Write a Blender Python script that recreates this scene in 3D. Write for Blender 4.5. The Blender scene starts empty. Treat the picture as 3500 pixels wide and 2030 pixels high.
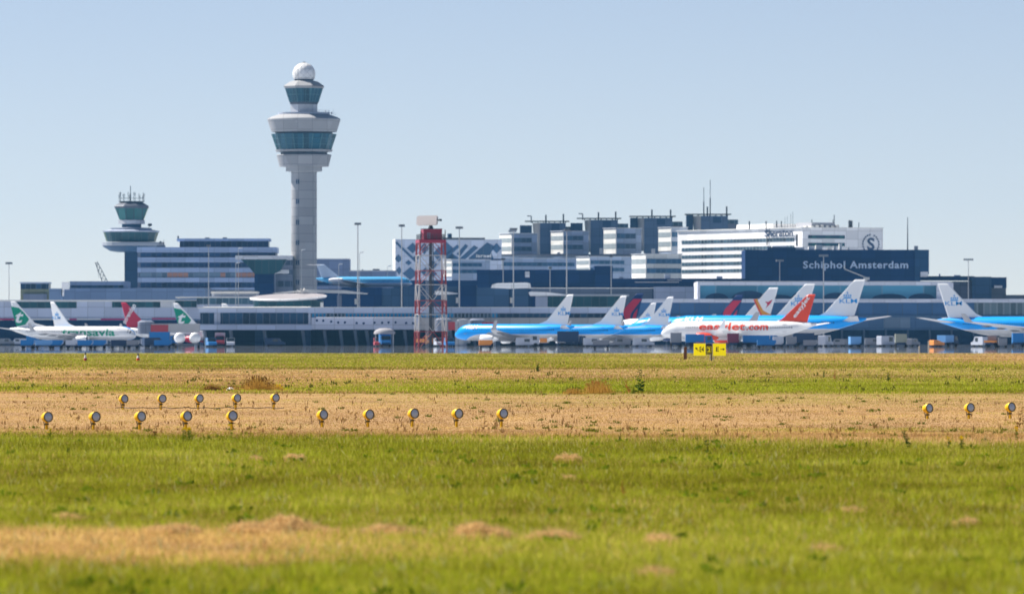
import bpy, bmesh, math, random
import numpy as np
from mathutils import Vector, Matrix
random.seed(7); rng = np.random.default_rng(11)
SC = bpy.context.scene
COL = SC.collection
F = 24375.0      # focal length in photo pixels (photo 3500 wide)
H = 1.45         # camera height in metres
HZ = 1163.0      # horizon row in the photo
R = math.radians
SUN_AZ, SUN_EL = 58.0, 50.0    # azimuth from +Y towards -X, elevation

def gx(px, Y): return (px - 1750.0) / F * Y
def gz(py, Y): return H + (HZ - py) / F * Y
def gY(row): return H * F / (row - HZ)      # distance of the ground seen at a row

# ------------------------------------------------------------------ materials
MATS = {}
def nodes_of(m):
    m.use_nodes = True
    nt = m.node_tree
    return nt, nt.nodes, nt.links
def N(nt, kind, **kw):
    n = nt.nodes.new(kind)
    for k, v in kw.items():
        if k == 'i':
            for a, b in v.items(): n.inputs[a].default_value = b
        else: setattr(n, k, v)
    return n
def math_n(nt, op, a, b=None, c=None):
    n = nt.nodes.new('ShaderNodeMath'); n.operation = op
    for i, x in enumerate((a, b, c)):
        if x is None: continue
        if isinstance(x, (int, float)): n.inputs[i].default_value = x
        else: nt.links.new(x, n.inputs[i])
    return n.outputs[0]
def mixc(nt, fac, a, b):
    n = nt.nodes.new('ShaderNodeMix'); n.data_type = 'RGBA'
    for k, x in ((0, fac), (6, a), (7, b)):
        if isinstance(x, (int, float)): n.inputs[k].default_value = x
        elif isinstance(x, tuple): n.inputs[k].default_value = (*x[:3], 1)
        else: nt.links.new(x, n.inputs[k])
    return n.outputs[2]
def mat(name, col, rough=0.6, metal=0.0, var=0.12, scale=0.25, spec=0.2, streak=True):
    if name in MATS: return MATS[name]
    m = bpy.data.materials.new(name); nt, ns, ls = nodes_of(m)
    b = ns['Principled BSDF']
    b.inputs['Roughness'].default_value = rough; b.inputs['Metallic'].default_value = metal
    b.inputs['Specular IOR Level'].default_value = spec
    tc = N(nt, 'ShaderNodeTexCoord')
    mp = N(nt, 'ShaderNodeMapping'); mp.inputs['Scale'].default_value = (1, 1, .25 if streak else 1)
    ls.new(tc.outputs['Object'], mp.inputs[0])
    nz = N(nt, 'ShaderNodeTexNoise', i={'Scale': scale, 'Detail': 5, 'Roughness': .65})
    ls.new(mp.outputs[0], nz.inputs['Vector'])
    f = math_n(nt, 'MULTIPLY_ADD', nz.outputs[0], 2 * var, 1 - var)
    if any(k in name for k in ('concrete', 'cladding', 'fascia', 'panel', 'wall', 'spandrel', 'side', 'eave', 'navy')):
        # facade panels: every panel a shade of its own, with a thin open joint
        q = N(nt, 'ShaderNodeVectorMath', operation='DIVIDE'); q.inputs[1].default_value = (5.2, 5.2, 3.1); ls.new(tc.outputs['Object'], q.inputs[0])
        a = N(nt, 'ShaderNodeVectorMath', operation='ADD'); a.inputs[1].default_value = (.37, .41, .23); ls.new(q.outputs[0], a.inputs[0])
        fl = N(nt, 'ShaderNodeVectorMath', operation='FLOOR'); ls.new(a.outputs[0], fl.inputs[0]); wn = N(nt, 'ShaderNodeTexWhiteNoise', noise_dimensions='3D'); ls.new(fl.outputs[0], wn.inputs['Vector'])
        fr = N(nt, 'ShaderNodeVectorMath', operation='FRACTION'); ls.new(a.outputs[0], fr.inputs[0]); sx = N(nt, 'ShaderNodeSeparateXYZ'); ls.new(fr.outputs[0], sx.inputs[0])
        jt = math_n(nt, 'MAXIMUM', math_n(nt, 'LESS_THAN', sx.outputs[0], .03), math_n(nt, 'LESS_THAN', sx.outputs[2], .05))
        f = math_n(nt, 'MULTIPLY', f, math_n(nt, 'MULTIPLY_ADD', wn.outputs['Value'], .24, .88)); f = math_n(nt, 'MULTIPLY', f, math_n(nt, 'MULTIPLY_ADD', jt, -.35, 1.0))
    v = N(nt, 'ShaderNodeVectorMath', operation='SCALE'); v.inputs[0].default_value = col
    ls.new(f, v.inputs[3]); ls.new(v.outputs[0], b.inputs['Base Color'])
    MATS[name] = m; return m
def glass_strip(name, col, period=1.5, mull=(.3, .32, .34), frac=.1, vary=.5, rough=.25, alt=None, altp=.25, axis=0):
    """ribbon glazing: panes along local X with mullions, each pane a little different"""
    if name in MATS: return MATS[name]
    m = bpy.data.materials.new(name); nt, ns, ls = nodes_of(m)
    b = ns['Principled BSDF']; b.inputs['Roughness'].default_value = rough
    b.inputs['Specular IOR Level'].default_value = .22
    tc = N(nt, 'ShaderNodeTexCoord'); sx = N(nt, 'ShaderNodeSeparateXYZ'); ls.new(tc.outputs['Object'], sx.inputs[0])
    t = math_n(nt, 'DIVIDE', math_n(nt, 'ADD', sx.outputs[axis], 500.0), period)
    fr = math_n(nt, 'FRACT', t); fl = math_n(nt, 'FLOOR', t)
    wn = N(nt, 'ShaderNodeTexWhiteNoise', noise_dimensions='1D'); ls.new(fl, wn.inputs['W'])
    k = math_n(nt, 'MULTIPLY_ADD', wn.outputs['Value'], 2 * vary, 1 - vary)
    v = N(nt, 'ShaderNodeVectorMath', operation='SCALE'); v.inputs[0].default_value = col; ls.new(k, v.inputs[3])
    c = v.outputs[0]
    if alt:
        w2 = N(nt, 'ShaderNodeTexNoise', noise_dimensions='1D', i={'Scale': .09, 'Detail': 2}); ls.new(fl, w2.inputs['W'])
        c = mixc(nt, math_n(nt, 'GREATER_THAN', w2.outputs[0], 1 - altp), c, alt)
    c = mixc(nt, math_n(nt, 'LESS_THAN', fr, frac), c, mull)
    ls.new(c, b.inputs['Base Color'])
    MATS[name] = m; return m

# ------------------------------------------------------------------ mesh building
class MB:
    def __init__(s): s.v = []; s.f = []; s.mi = []
    def add(s, vs, fs, m=0):
        o = len(s.v); s.v += [tuple(v) for v in vs]; s.f += [tuple(i + o for i in f) for f in fs]; s.mi += [m] * len(fs); return s
    def box(s, x0, x1, y0, y1, z0, z1, m=0):
        return s.add([(x0,y0,z0),(x1,y0,z0),(x1,y1,z0),(x0,y1,z0),(x0,y0,z1),(x1,y0,z1),(x1,y1,z1),(x0,y1,z1)],
                     [(0,3,2,1),(4,5,6,7),(0,1,5,4),(1,2,6,5),(2,3,7,6),(3,0,4,7)], m)
    def prism(s, poly, y0, y1, m=0):
        n = len(poly)
        return s.add([(x, y0, z) for x, z in poly] + [(x, y1, z) for x, z in poly],
                     [tuple(range(n)), tuple(range(2*n-1, n-1, -1))] + [(i, i+n, (i+1) % n + n, (i+1) % n) for i in range(n)], m)
    def prism_z(s, poly, z0, z1, m=0):
        n = len(poly)
        return s.add([(x, y, z0) for x, y in poly] + [(x, y, z1) for x, y in poly],
                     [tuple(range(n-1, -1, -1)), tuple(range(n, 2*n))] + [(i, (i+1) % n, (i+1) % n + n, i+n) for i in range(n)], m)
    def loft(s, rings, cap=True, m=0):
        n = len(rings[0]); vs = [p for r in rings for p in r]; fs = []
        for k in range(len(rings)-1):
            for i in range(n):
                a, b = k*n+i, k*n+(i+1) % n
                fs.append((a, b, b+n, a+n))
        if cap: fs += [tuple(range(n-1, -1, -1)), tuple(range((len(rings)-1)*n, len(rings)*n))]
        return s.add(vs, fs, m)
    def lathe(s, prof, n=32, c=(0, 0), ph=0.0, m=0, sx=1, sy=1):
        return s.loft([[(c[0]+sx*r*math.cos(ph+2*math.pi*i/n), c[1]+sy*r*math.sin(ph+2*math.pi*i/n), z) for i in range(n)] for r, z in prof], m=m)
    def tube(s, p, q, r, r2=None, n=6, m=0):
        p, q = Vector(p), Vector(q); d = (q-p).normalized(); r2 = r if r2 is None else r2
        a = d.orthogonal().normalized(); b = d.cross(a)
        ring = lambda c, rr: [c + rr*(math.cos(2*math.pi*i/n)*a + math.sin(2*math.pi*i/n)*b) for i in range(n)]
        return s.loft([ring(p, r), ring(q, r2)], m=m)
    def build(s, name, mats, parent=None, smooth=False, label=None, angle=40):
        me = bpy.data.meshes.new(name); me.from_pydata(s.v, [], s.f)
        ml = mats if isinstance(mats, (list, tuple)) else [mats]
        for x in ml: me.materials.append(x)
        if len(ml) > 1: me.polygons.foreach_set('material_index', s.mi)
        bm = bmesh.new(); bm.from_mesh(me); bmesh.ops.recalc_face_normals(bm, faces=bm.faces); bm.to_mesh(me); bm.free()
        if smooth:
            me.polygons.foreach_set('use_smooth', [True]*len(me.polygons)); me.set_sharp_from_angle(angle=R(angle))
        o = bpy.data.objects.new(name, me); COL.objects.link(o)
        if parent: o.parent = parent
        if label: o['label'] = label
        return o
def tag(o, label, cat, group=None, kind=None):
    o['label'] = label; o['category'] = cat
    if group: o['group'] = group
    if kind: o['kind'] = kind
    return o
def thing(name, label, cat, loc=(0, 0, 0), rz=0.0, group=None):
    o = bpy.data.objects.new(name, None); COL.objects.link(o)
    o.empty_display_size = .5; o.location = loc; o.rotation_euler = (0, 0, rz)
    return tag(o, label, cat, group)
def copy_tree(o, parent=None):
    c = o.copy(); COL.objects.link(c)
    if parent: c.parent = parent
    for ch in list(o.children): copy_tree(ch, c)
    return c
def struct(o):
    o['kind'] = 'structure'; return o

_tc = {}
def text_geo(body, shear=0.0, spacing=1.0, bold=.022):
    """verts / faces of a word, normalised to width 1 and capital height 1 (baseline at 0)"""
    k = (body, shear, spacing, bold)
    if k in _tc: return _tc[k]
    cu = bpy.data.curves.new('t', 'FONT'); cu.body = body; cu.size = 1; cu.shear = shear; cu.space_character = spacing; cu.resolution_u = 3; cu.offset = bold
    o = bpy.data.objects.new('t', cu); COL.objects.link(o)
    dg = bpy.context.evaluated_depsgraph_get(); me = bpy.data.meshes.new_from_object(o.evaluated_get(dg))
    bm = bmesh.new(); bm.from_mesh(me); bmesh.ops.remove_doubles(bm, verts=bm.verts, dist=1e-5)
    xs = [v.co.x for v in bm.verts]; x0, x1 = min(xs), max(xs)
    vs = [((v.co.x-x0)/(x1-x0), v.co.y/.70) for v in bm.verts]
    fs = [tuple(v.index for v in f.verts) for f in bm.faces]
    bm.free(); bpy.data.meshes.remove(me); bpy.data.objects.remove(o); bpy.data.curves.remove(cu)
    _tc[k] = (vs, fs); return _tc[k]
def text_mb(body, x0, x1, zb, zt, y, thick=.12, mb=None, shear=0.0, spacing=1.0, m=0):
    """raised letters in the XZ plane, front face at y (towards -Y)"""
    vs, fs = text_geo(body, shear, spacing); mb = mb or MB()
    P = [(x0 + (x1-x0)*a, zb + (zt-zb)*b) for a, b in vs]; n = len(P)
    from collections import Counter
    ed = Counter(); dirn = {}
    for f in fs:
        for i in range(len(f)):
            a, b = f[i], f[(i+1) % len(f)]; ed[(min(a, b), max(a, b))] += 1; dirn[(min(a, b), max(a, b))] = (a, b)
    sides = [(dirn[e][0], dirn[e][1], dirn[e][1]+n, dirn[e][0]+n) for e, c in ed.items() if c == 1]
    mb.add([(x, y, z) for x, z in P] + [(x, y+thick, z) for x, z in P], list(fs) + sides, m)
    return mb

class Bld:
    """a thing whose front face stands at distance Y; rectangles are read off the photo and given real depth"""
    def __init__(s, name, label, cat, px, Y, group=None):
        s.Y = Y; s.px = px; s.x0 = gx(px, Y); s.root = thing(name, label, cat, (s.x0, Y, 0), 0, group)
    def X(s, px): return (px-1750.0)/F*s.Y - s.x0
    def Z(s, py): return -.3 if py is None else gz(py, s.Y)
    def rects(s, name, m, rs, parent=None, label=None):
        b = MB()
        for r in rs:
            x0, x1, yt, yb = r[:4]; d0, d1 = (r[4], r[5]) if len(r) > 4 else (0, 10)
            b.box(s.X(x0), s.X(x1), d0, d1, s.Z(yb), s.Z(yt))
        return b.build(name, m, parent or s.root, label=label)
    def each(s, name, m, rs, parent=None): return [s.rects(name, m, [r], parent) for r in rs]
    def tube(s, name, m, segs, parent=None, n=6):
        b = MB()
        for (xa, ya, xb, yb, d, r) in segs: b.tube((s.X(xa), d, s.Z(ya)), (s.X(xb), d, s.Z(yb)), r, n=n)
        return b.build(name, m, parent or s.root)
    def text(s, body, x0, x1, yt, yb, m, d=-.3, thick=.25, parent=None, shear=0.0, spacing=1.0, name='lettering'):
        return text_mb(body, s.X(x0), s.X(x1), s.Z(yb), s.Z(yt), d, thick, shear=shear, spacing=spacing).build(name, m, parent or s.root)

class RBld:
    """a block turned by rho: near corner at px xb; left face runs back to xa, right face back to xc"""
    def __init__(s, name, label, cat, xa, xb, xc, Y, rho=32.0, group=None, root=None):
        s.Y = Y; r = R(rho); X = gx(xb, Y); A = (xa-1750)/F; C = (xc-1750)/F
        s.L1 = (X-A*Y)/(math.sin(r)+A*math.cos(r)); s.L2 = (C*Y-X)/(math.cos(r)-C*math.sin(r))
        s.xa, s.xb, s.xc = xa, xb, xc
        if root is None: s.root = thing(name, label, cat, (X, Y, 0), r, group)
        else: s.root = root
    def u(s, px): return s.L1*(s.xb-px)/(s.xb-s.xa)      # along the left face (local +Y)
    def w(s, px): return s.L2*(px-s.xb)/(s.xc-s.xb)      # along the right face (local +X)
    def Z(s, py): return -.3 if py is None else gz(py, s.Y)
    def slab(s, name, m, yt, yb, out=0.0, parent=None, label=None):
        return MB().box(-out, s.L2+out, -out, s.L1+out, s.Z(yb), s.Z(yt)).build(name, m, parent or s.root, label=label)
    def left(s, name, m, xa, xb, yt, yb, out=.12, deep=.0, parent=None):
        return MB().box(-out, deep, s.u(xb), s.u(xa), s.Z(yb), s.Z(yt)).build(name, m, parent or s.root)
    def right(s, name, m, xa, xb, yt, yb, out=.12, deep=.0, parent=None):
        return MB().box(s.w(xa), s.w(xb), -out, deep, s.Z(yb), s.Z(yt)).build(name, m, parent or s.root)
# ------------------------------------------------------------------ palette
conc = mat('pale_concrete', (.40, .40, .42), .75)
conc_lt = mat('light_cladding', (.62, .63, .66), .55, var=.06)
fascia = mat('grey_fascia', (.38, .42, .52), .6, var=.08)
white = mat('white_cladding', (.88, .87, .86), .45, var=.05)
cream = mat('cream_cladding', (.88, .86, .80), .5, var=.05)
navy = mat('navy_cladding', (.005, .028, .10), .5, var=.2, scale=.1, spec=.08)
navy2 = mat('slate_blue_cladding', (.035, .075, .15), .5, var=.12, scale=.1, spec=.1)
dkgrey = mat('dark_grey_panel', (.09, .10, .13), .5, var=.12)
midgrey = mat('blue_grey_panel', (.17, .19, .25), .5, var=.1, scale=.1)
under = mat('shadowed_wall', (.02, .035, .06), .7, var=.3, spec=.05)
steel = mat('galvanised_steel', (.45, .46, .48), .45, .6, var=.1, scale=2)
dksteel = mat('dark_steel', (.06, .065, .075), .5, .3, var=.1, scale=2)
roofm = mat('pale_roof', (.70, .69, .66), .8, var=.12, scale=.15, streak=False)
sandst = mat('tower_concrete', (.34, .34, .35), .8, var=.07, scale=.12)
red = mat('red_paint', (.42, .035, .05), .45, var=.12, scale=1)
magenta = mat('dark_pink_trim', (.42, .03, .14), .5)
yellow = mat('yellow_paint', (.80, .50, .01), .35, var=.1, scale=20)
black = mat('black_paint', (.015, .015, .02), .5)
tealglass = glass_strip('teal_glass', (.012, .06, .075), 2.4, (.05, .09, .1), .08, .5)
dkglass = glass_strip('dark_ribbon_glass', (.010, .040, .09), 1.8, (.10, .13, .18), .10, .6)
blueglass = glass_strip('blue_hall_glass', (.08, .28, .42), 14.0, (.16, .32, .44), .03, .35)
officeglass = glass_strip('office_ribbon_glass', (.010, .035, .10), 1.9, (.07, .1, .16), .09, .6)
blinds = glass_strip('ribbon_glass_with_blinds', (.12, .18, .25), 1.9, (.2, .24, .3), .1, .35, alt=(.40, .20, .14), altp=.5)
paleglass = glass_strip('pale_ribbon_glass', (.33, .38, .40), 4, (.45, .48, .5), .06, .08, .35, axis=1)
midglass = glass_strip('mid_ribbon_glass', (.05, .10, .14), 2.0, (.16, .22, .27), .12, .4)
cabglass = glass_strip('cab_glass', (.02, .085, .125), 2.0, (.05, .1, .13), .05, .4)
letter_grey = mat('letter_grey', (.50, .60, .75), .5, var=.03)

# ------------------------------------------------------------------ main control tower
def main_tower():
    Y = 2560.0; cx = 1039.0; s = F/Y
    t = thing('control_tower', 'tall concrete control tower with two glazed galleries and white radar dome on top', 'control tower', (gx(cx, Y), Y, 0))
    z = lambda py: gz(py, Y); r = lambda p: p/s
    L = lambda prof, name, m, n=48, ph=0, parent=None, sm=True, ang=30: MB().lathe([(r(a), z(b)) for a, b in prof], n, ph=ph).build(name, m, parent or t, smooth=sm, angle=ang)
    L([(44, 1182), (44, 586)], 'shaft', sandst)
    # flat recessed strip of paired windows up the shaft
    for yy in (622, 690, 760, 830, 898, 965):
        a = R(-118); rr = r(44)+.02
        b = MB()
        for o in (-.085, .085):
            c0, c1 = a+o-.05, a+o+.05
            P = [(rr*math.cos(q), rr*math.sin(q)) for q in (c0, c1)]; Q = [(1.02*x, 1.02*y) for x, y in P]
            for (zt, zb) in ((z(yy-8), z(yy)-.1), (z(yy)+.1, z(yy+8))):
                b.add([(P[0][0], P[0][1], zb), (P[1][0], P[1][1], zb), (P[1][0], P[1][1], zt), (P[0][0], P[0][1], zt),
                       (Q[0][0], Q[0][1], zb), (Q[1][0], Q[1][1], zb), (Q[1][0], Q[1][1], zt), (Q[0][0], Q[0][1], zt)],
                      [(0,1,2,3), (4,5,6,7), (0,1,5,4), (1,2,6,5), (2,3,7,6), (3,0,4,7)])
        b.build('shaft_window', navy2, t)
    L([(46, 588), (62, 586), (62, 571), (58, 569)], 'collar', sandst)
    L([(58, 571), (84, 570), (94, 531), (92, 529), (70, 529)], 'lower_gallery_wall', sandst)
    L([(80, 530), (80, 519)], 'gallery_recess', dkgrey)
    L([(78, 520), (96, 519.5), (98, 512.5), (80, 512)], 'gallery_sill', sandst)
    g = L([(92, 513), (110, 459), (80, 458.6)], 'gallery_glazing', cabglass, 20, ang=5, sm=False)
    b = MB()
    for i in range(20):
        a = 2*math.pi*i/20; c, q = math.cos(a), math.sin(a)
        b.tube((r(92.6)*c, r(92.6)*q, z(513)), (r(110.6)*c, r(110.6)*q, z(459)), .14, n=4)
    for f in (.33, .7):
        for i in range(20):
            a, a2 = 2*math.pi*i/20, 2*math.pi*(i+1)/20; q = r(92.6+18*f); zz = z(513-54*f)
            b.tube((q*math.cos(a), q*math.sin(a), zz), (q*math.cos(a2), q*math.sin(a2), zz), .08, n=4)
    b.build('mullion', mat('teal_mullion', (.10, .22, .25), .4), g)
    L([(98, 460), (98, 452)], 'upper_recess', dkgrey)
    L([(96, 453), (112, 452), (125, 409.5), (124, 407), (112, 400.5), (88, 392.5), (60, 390)], 'upper_gallery_wall', sandst)
    L([(58, 393), (88, 392), (88, 386), (52, 385)], 'terrace_step', fascia)
    L([(49, 387), (49, 357)], 'cab_base', conc_lt, 8, R(22.5), sm=False)
    L([(50, 358), (52, 350), (46, 349.5)], 'cab_rail', dkgrey, 8, R(22.5), sm=False)
    c = L([(51.5, 351), (68, 303), (50, 302.5)], 'cab_glazing', cabglass, 8, R(22.5), sm=False)
    b = MB(); n = 8
    for i in range(n):
        a, a2 = R(22.5)+2*math.pi*i/n, R(22.5)+2*math.pi*(i+1)/n
        for f, rad in ((0, .16), (.33, .08), (.66, .08)):
            p = Vector((math.cos(a), math.sin(a), 0))*(1-f)+Vector((math.cos(a2), math.sin(a2), 0))*f
            b.tube((r(51.9)*p.x, r(51.9)*p.y, z(351)), (r(68.4)*p.x, r(68.4)*p.y, z(303)), rad, n=4)
        for f in (.08, .55):
            q = r(51.9+16.5*f); b.tube((q*math.cos(a), q*math.sin(a), z(351-48*f)), (q*math.cos(a2), q*math.sin(a2), z(351-48*f)), .09, n=4)
    b.build('mullion', MATS['teal_mullion'], c)
    L([(66, 304), (70, 303), (75, 297), (73, 294.5), (52, 281), (38, 277)], 'cab_roof', sandst, 8, R(22.5), sm=False)
    L([(32, 279), (32, 273), (37, 272.5)], 'dome_base', dkgrey)
    dm = L([(35+0*k, 272) if k == 0 else (39*math.cos(R(-26+116*k/16)), 254-39*math.sin(R(-26+116*k/16))) for k in range(17)][:-1]+[(.5, 215)], 'radar_dome', white, 20, ang=2)
    # geodesic seams
    b = MB()
    for i in range(10):
        a0 = 2*math.pi*i/10
        for sg in (1, -1):
            pp = []
            for k in range(8):
                e = R(-24+104*k/7); aa = a0+sg*k*.30
                pp.append((r(39.1)*math.cos(e)*math.cos(aa), r(39.1)*math.cos(e)*math.sin(aa), z(254)+r(39.1)*math.sin(e)))
            for p, q in zip(pp, pp[1:]): b.tube(p, q, .05, n=4)
    b.build('dome_seam', conc, dm)
    MB().lathe([(.5, z(215.5)), (.5, z(213)), (.05, z(212))], 8).build('beacon', dksteel, t)
    b = MB()
    for k in range(6):
        a = R(-75+k*22); q = r(88); b.tube((q*math.cos(a), q*math.sin(a), z(391)), (q*math.cos(a), q*math.sin(a), z(378)), .09, n=4)
    for k in range(5):
        a, a2 = R(-75+k*22), R(-53+k*22)
        for yy in (379, 384): b.tube((q*math.cos(a), q*math.sin(a), z(yy)), (q*math.cos(a2), q*math.sin(a2), z(yy)), .06, n=4)
    b.build('railing', steel, t)
    b = MB(); b.box(r(92), r(97), -1, 0, z(391), z(384)); b.tube((r(100), 0, z(396)), (r(100), 0, z(374)), .07, n=4); b.tube((r(106), 0, z(396)), (r(106), 0, z(384)), .06, n=4)
    b.build('terrace_equipment', steel, t)
main_tower()

# ------------------------------------------------------------------ old control tower
def old_tower():
    Y = 2640.0; cx = 450.0; s = F/Y
    t = thing('control_tower', 'old dark control tower with disc platform and cluster of roof antennas', 'control tower', (gx(cx, Y), Y, 0))
    z = lambda py: gz(py, Y); r = lambda p: p/s
    L = lambda prof, name, m, n=8, dx=0, ph=R(22.5): MB().lathe([(r(a), z(b)) for a, b in prof], n, c=(r(dx), 0), ph=ph).build(name, m, t)
    MB().box(r(-23), r(30), -3, 3, -.3, z(850)).build('shaft', mat('old_tower_concrete', (.02, .05, .11), .7, spec=.1), t)
    L([(45, 862), (72, 858), (97, 843), (96, 838)], 'platform_underside', navy2, 24, -2)
    L([(96, 841), (101, 839), (101, 829), (96, 828)], 'platform_rim', mat('rim_grey', (.34, .37, .42), .6), 24, -2)
    L([(84, 826), (95, 793), (80, 792)], 'lounge_glazing', tealglass, 16, -2)
    L([(96, 794), (98, 790), (70, 785), (72, 780), (40, 778)], 'lounge_roof', fascia, 16, -2)
    L([(35, 778), (35, 765)], 'neck', navy2)
    L([(48, 766), (48, 753), (44, 752)], 'white_ring', conc_lt)
    L([(44, 752), (60, 712), (50, 711)], 'cab_glazing', glass_strip('green_cab_glass', (.02, .12, .12), 3, (.03, .06, .07), .1, .7))
    L([(61, 713), (63, 706), (60, 703), (42, 693), (40, 690)], 'cab_roof', dkgrey)
    L([(46, 691), (46, 688.5)], 'antenna_deck', dksteel)
    for k in range(14):
        a = 2*math.pi*k/14; p = (r(43)*math.cos(a), r(43)*math.sin(a)); top = random.uniform(655, 672)
        MB().tube((*p, z(689)), (*p, z(top)), .10, n=4).tube((p[0]-.35, p[1], z(top+6)), (p[0]+.35, p[1], z(top+6)), .08, n=4).tube((p[0]-.25, p[1], z(top+11)), (p[0]+.25, p[1], z(top+11)), .07, n=4).build('antenna', dksteel, t)
    b = MB()
    for k in range(14):
        a, a2 = 2*math.pi*k/14, 2*math.pi*(k+1)/14
        b.tube((r(43)*math.cos(a), r(43)*math.sin(a), z(678)), (r(43)*math.cos(a2), r(43)*math.sin(a2), z(678)), .06, n=4)
    b.build('railing', dksteel, t)
    MB().tube((r(-4), 0, z(690)), (r(-4), 0, z(660)), .22, n=6).tube((r(-4), 0, z(660)), (r(-4), 0, z(636)), .14, n=6).build('mast', dksteel, t)
    MB().lathe([(.1, z(774)), (.75, z(772)), (.85, z(769)), (.7, z(765)), (.1, z(764))], 12, c=(r(63), -1)).tube((r(58), 0, z(778)), (r(63), -1, z(772)), .1).build('dish', dksteel, t)
    b = MB().tube((r(96), 0, z(826)), (r(108), 0, z(838)), .5, n=6); b.box(r(100), r(112), -2, 1, z(842), z(828)); b.build('service_balcony', conc, t)
old_tower()

# ------------------------------------------------------------------ office building on the left
def office():
    B = Bld('office_building', 'grey office block with dark ribbon windows beside the old control tower', 'office building', 700, 2550)
    B.rects('wall', midgrey, [(470, 942, 846, 1030, 1, 22), (462, 720, 984, None, -1.0, 22), (942, 1000, 876, None, 4, 22)])
    sp = mat('office_spandrel', (.32, .41, .60), .6, var=.08)
    bands = [(468, 946, 845, 863), (470, 946, 880, 897), (470, 900, 914.5, 931), (470, 900, 949, 965), (470, 900, 983, 990)]
    for q in bands: B.rects('spandrel', sp, [(*q, 0, 23)])
    for i, (a, b_, c, d) in enumerate([(480, 940, 864, 879), (480, 905, 898, 914), (474, 890, 932, 948.5), (480, 890, 966, 982.5)]):
        B.rects('ribbon_window', blinds if i == 2 else officeglass, [(a, b_, c, d, .5, 2)])
    B.rects('balcony_slab', conc_lt, [(805, 1000, 874, 888, -2, 20)])
    p = B.rects('penthouse', officeglass, [(612, 916, 823.5, 845, 5, 18)])
    B.rects('roof_slab', sp, [(603, 921, 815, 824, 3, 20)], p)
    B.each('roof_unit', dkgrey, [(697, 712, 811, 815, 8, 12), (758, 772, 810.5, 815, 8, 12), (535, 562, 838, 845, 4, 8), (604, 609, 806, 815, 5, 6)], p)
    MB().tube((B.X(557), 6, B.Z(846)), (B.X(557), 6, B.Z(818)), .09, n=4).build('roof_aerial', dksteel, B.root)
    B.rects('lower_window_row', glass_strip('lower_dark_windows', (.04, .06, .1), 2.4, (.12, .15, .2), .2, .4), [(945, 998, 890, 906, 3.8, 5), (945, 998, 922, 938, 3.8, 5), (945, 998, 960, 980, 3.8, 5)])
office()

B = Bld('ground_control_cabin', 'dark flared glass cabin on square stem in front of the office block', 'control cabin', 902, 2440)
B.rects('stem', navy, [(869, 936, 934, None, 2, 9)])
MB().prism([(B.X(822), B.Z(886)), (B.X(980), B.Z(886)), (B.X(958), B.Z(926)), (B.X(935), B.Z(936)), (B.X(870), B.Z(936)), (B.X(850), B.Z(912))], 0, 12).build('glazing', tealglass, B.root)
B.rects('roof_slab', conc_lt, [(810, 992, 881, 886.5, -.6, 13)])
B.rects('side_deck', conc_lt, [(936, 985, 922, 934, 1, 10)])

B = Bld('terminal_annex', 'low blue grey terminal annex with stepped roof behind the tall control tower', 'terminal building', 1190, 2600)
pm = mat('annex_panel', (.19, .24, .38), .6, var=.06)
B.rects('wall', pm, [(1082, 1193, 886, 960, 0, 25), (990, 1085, 900, 985, 1, 25), (1190, 1352, 926, 946, .4, 25), (985, 1352, 975, None, .6, 25)])
B.rects('roof_edge', conc_lt, [(1081, 1194, 884, 886.5, -.3, 25), (1193.5, 1352, 924, 927, 0, 25), (990, 1082, 896, 902, .4, 25)])
B.each('ribbon_window', officeglass, [(1190, 1352, 946, 962, .8, 3), (990, 1082, 912, 932, .7, 3), (990, 1082, 950, 970, .7, 3)])
B.rects('dark_band', navy, [(1085, 1352, 962.3, 976, .5, 20)])
B.each('roof_unit', dkgrey, [(1272, 1296, 918.5, 924.5, 8, 12), (1235, 1240, 920, 924.5, 8, 9)])

# ------------------------------------------------------------------ left pier and what stands behind it
B = Bld('terminal_pier', 'long low grey terminal pier with teal window strips and thin pink line', 'terminal building', 320, 2220)
pw = mat('pier_wall', (.46, .51, .64), .6, var=.06)
B.rects('wall', pw, [(-420, 672, 1030, 1089, 0, 30), (672, 905, 1040, 1089, 0, 30)])
B.rects('window_strip', midglass, [(672, 905, 1018, 1040, -.5, 20)]); B.rects('rounded_roof', roofm, [(600, 905, 1014, 1018.2, -1.6, 20)]); B.rects('rooftop_storey', fascia, [(722, 875, 1003.2, 1014, 4, 20)]); B.rects('roof_slab', roofm, [(720, 878, 996, 1003, 3, 21)])
B.rects('roof_slab', roofm, [(-420, 672, 1025, 1030.3, -1.0, 31)])
B.each('window_strip', tealglass, [(-420, -20, 1032, 1052, -.15, 1), (55, 262, 1032, 1053, -.15, 1), (383, 548, 1032, 1051, -.15, 1), (600, 672, 1028.5, 1050, -1.3, 1)])
B.rects('pale_panel', conc_lt, [(548.5, 599, 1031, 1051, -.2, 1)])
B.each('pink_trim', magenta, [(-420, 55, 1088.5, 1094, -.4, 1), (238, 262, 1089, 1094, -.4, 1), (345, 470, 1088.5, 1094, -.4, 1), (520, 600, 1087, 1092, -.4, 1)])
B.rects('ledge', roofm, [(56, 237, 1089, 1093, -.5, 1), (263, 344, 1089, 1093, -.5, 1)])
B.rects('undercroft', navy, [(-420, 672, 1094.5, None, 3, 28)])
B = Bld('grey_hall', 'wide windowless blue grey hall behind the left pier with low rooftop storey', 'terminal building', 380, 2420)
hm = mat('hall_panel', (.17, .24, .38), .6, var=.06)
B.rects('wall', hm, [(213, 700, 985, None, 0, 40)])
B.rects('rooftop_storey', mat('hall_panel_pale', (.28, .34, .46), .6), [(236, 430, 961, 985, 4, 30)])
B.rects('ribbon_window', dkglass, [(238, 420, 975, 984, 3.8, 6)])
B = Bld('roof_hut', 'small white roof box beside the rooftop storey of the grey hall', 'roof box', 223, 2400)
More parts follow.
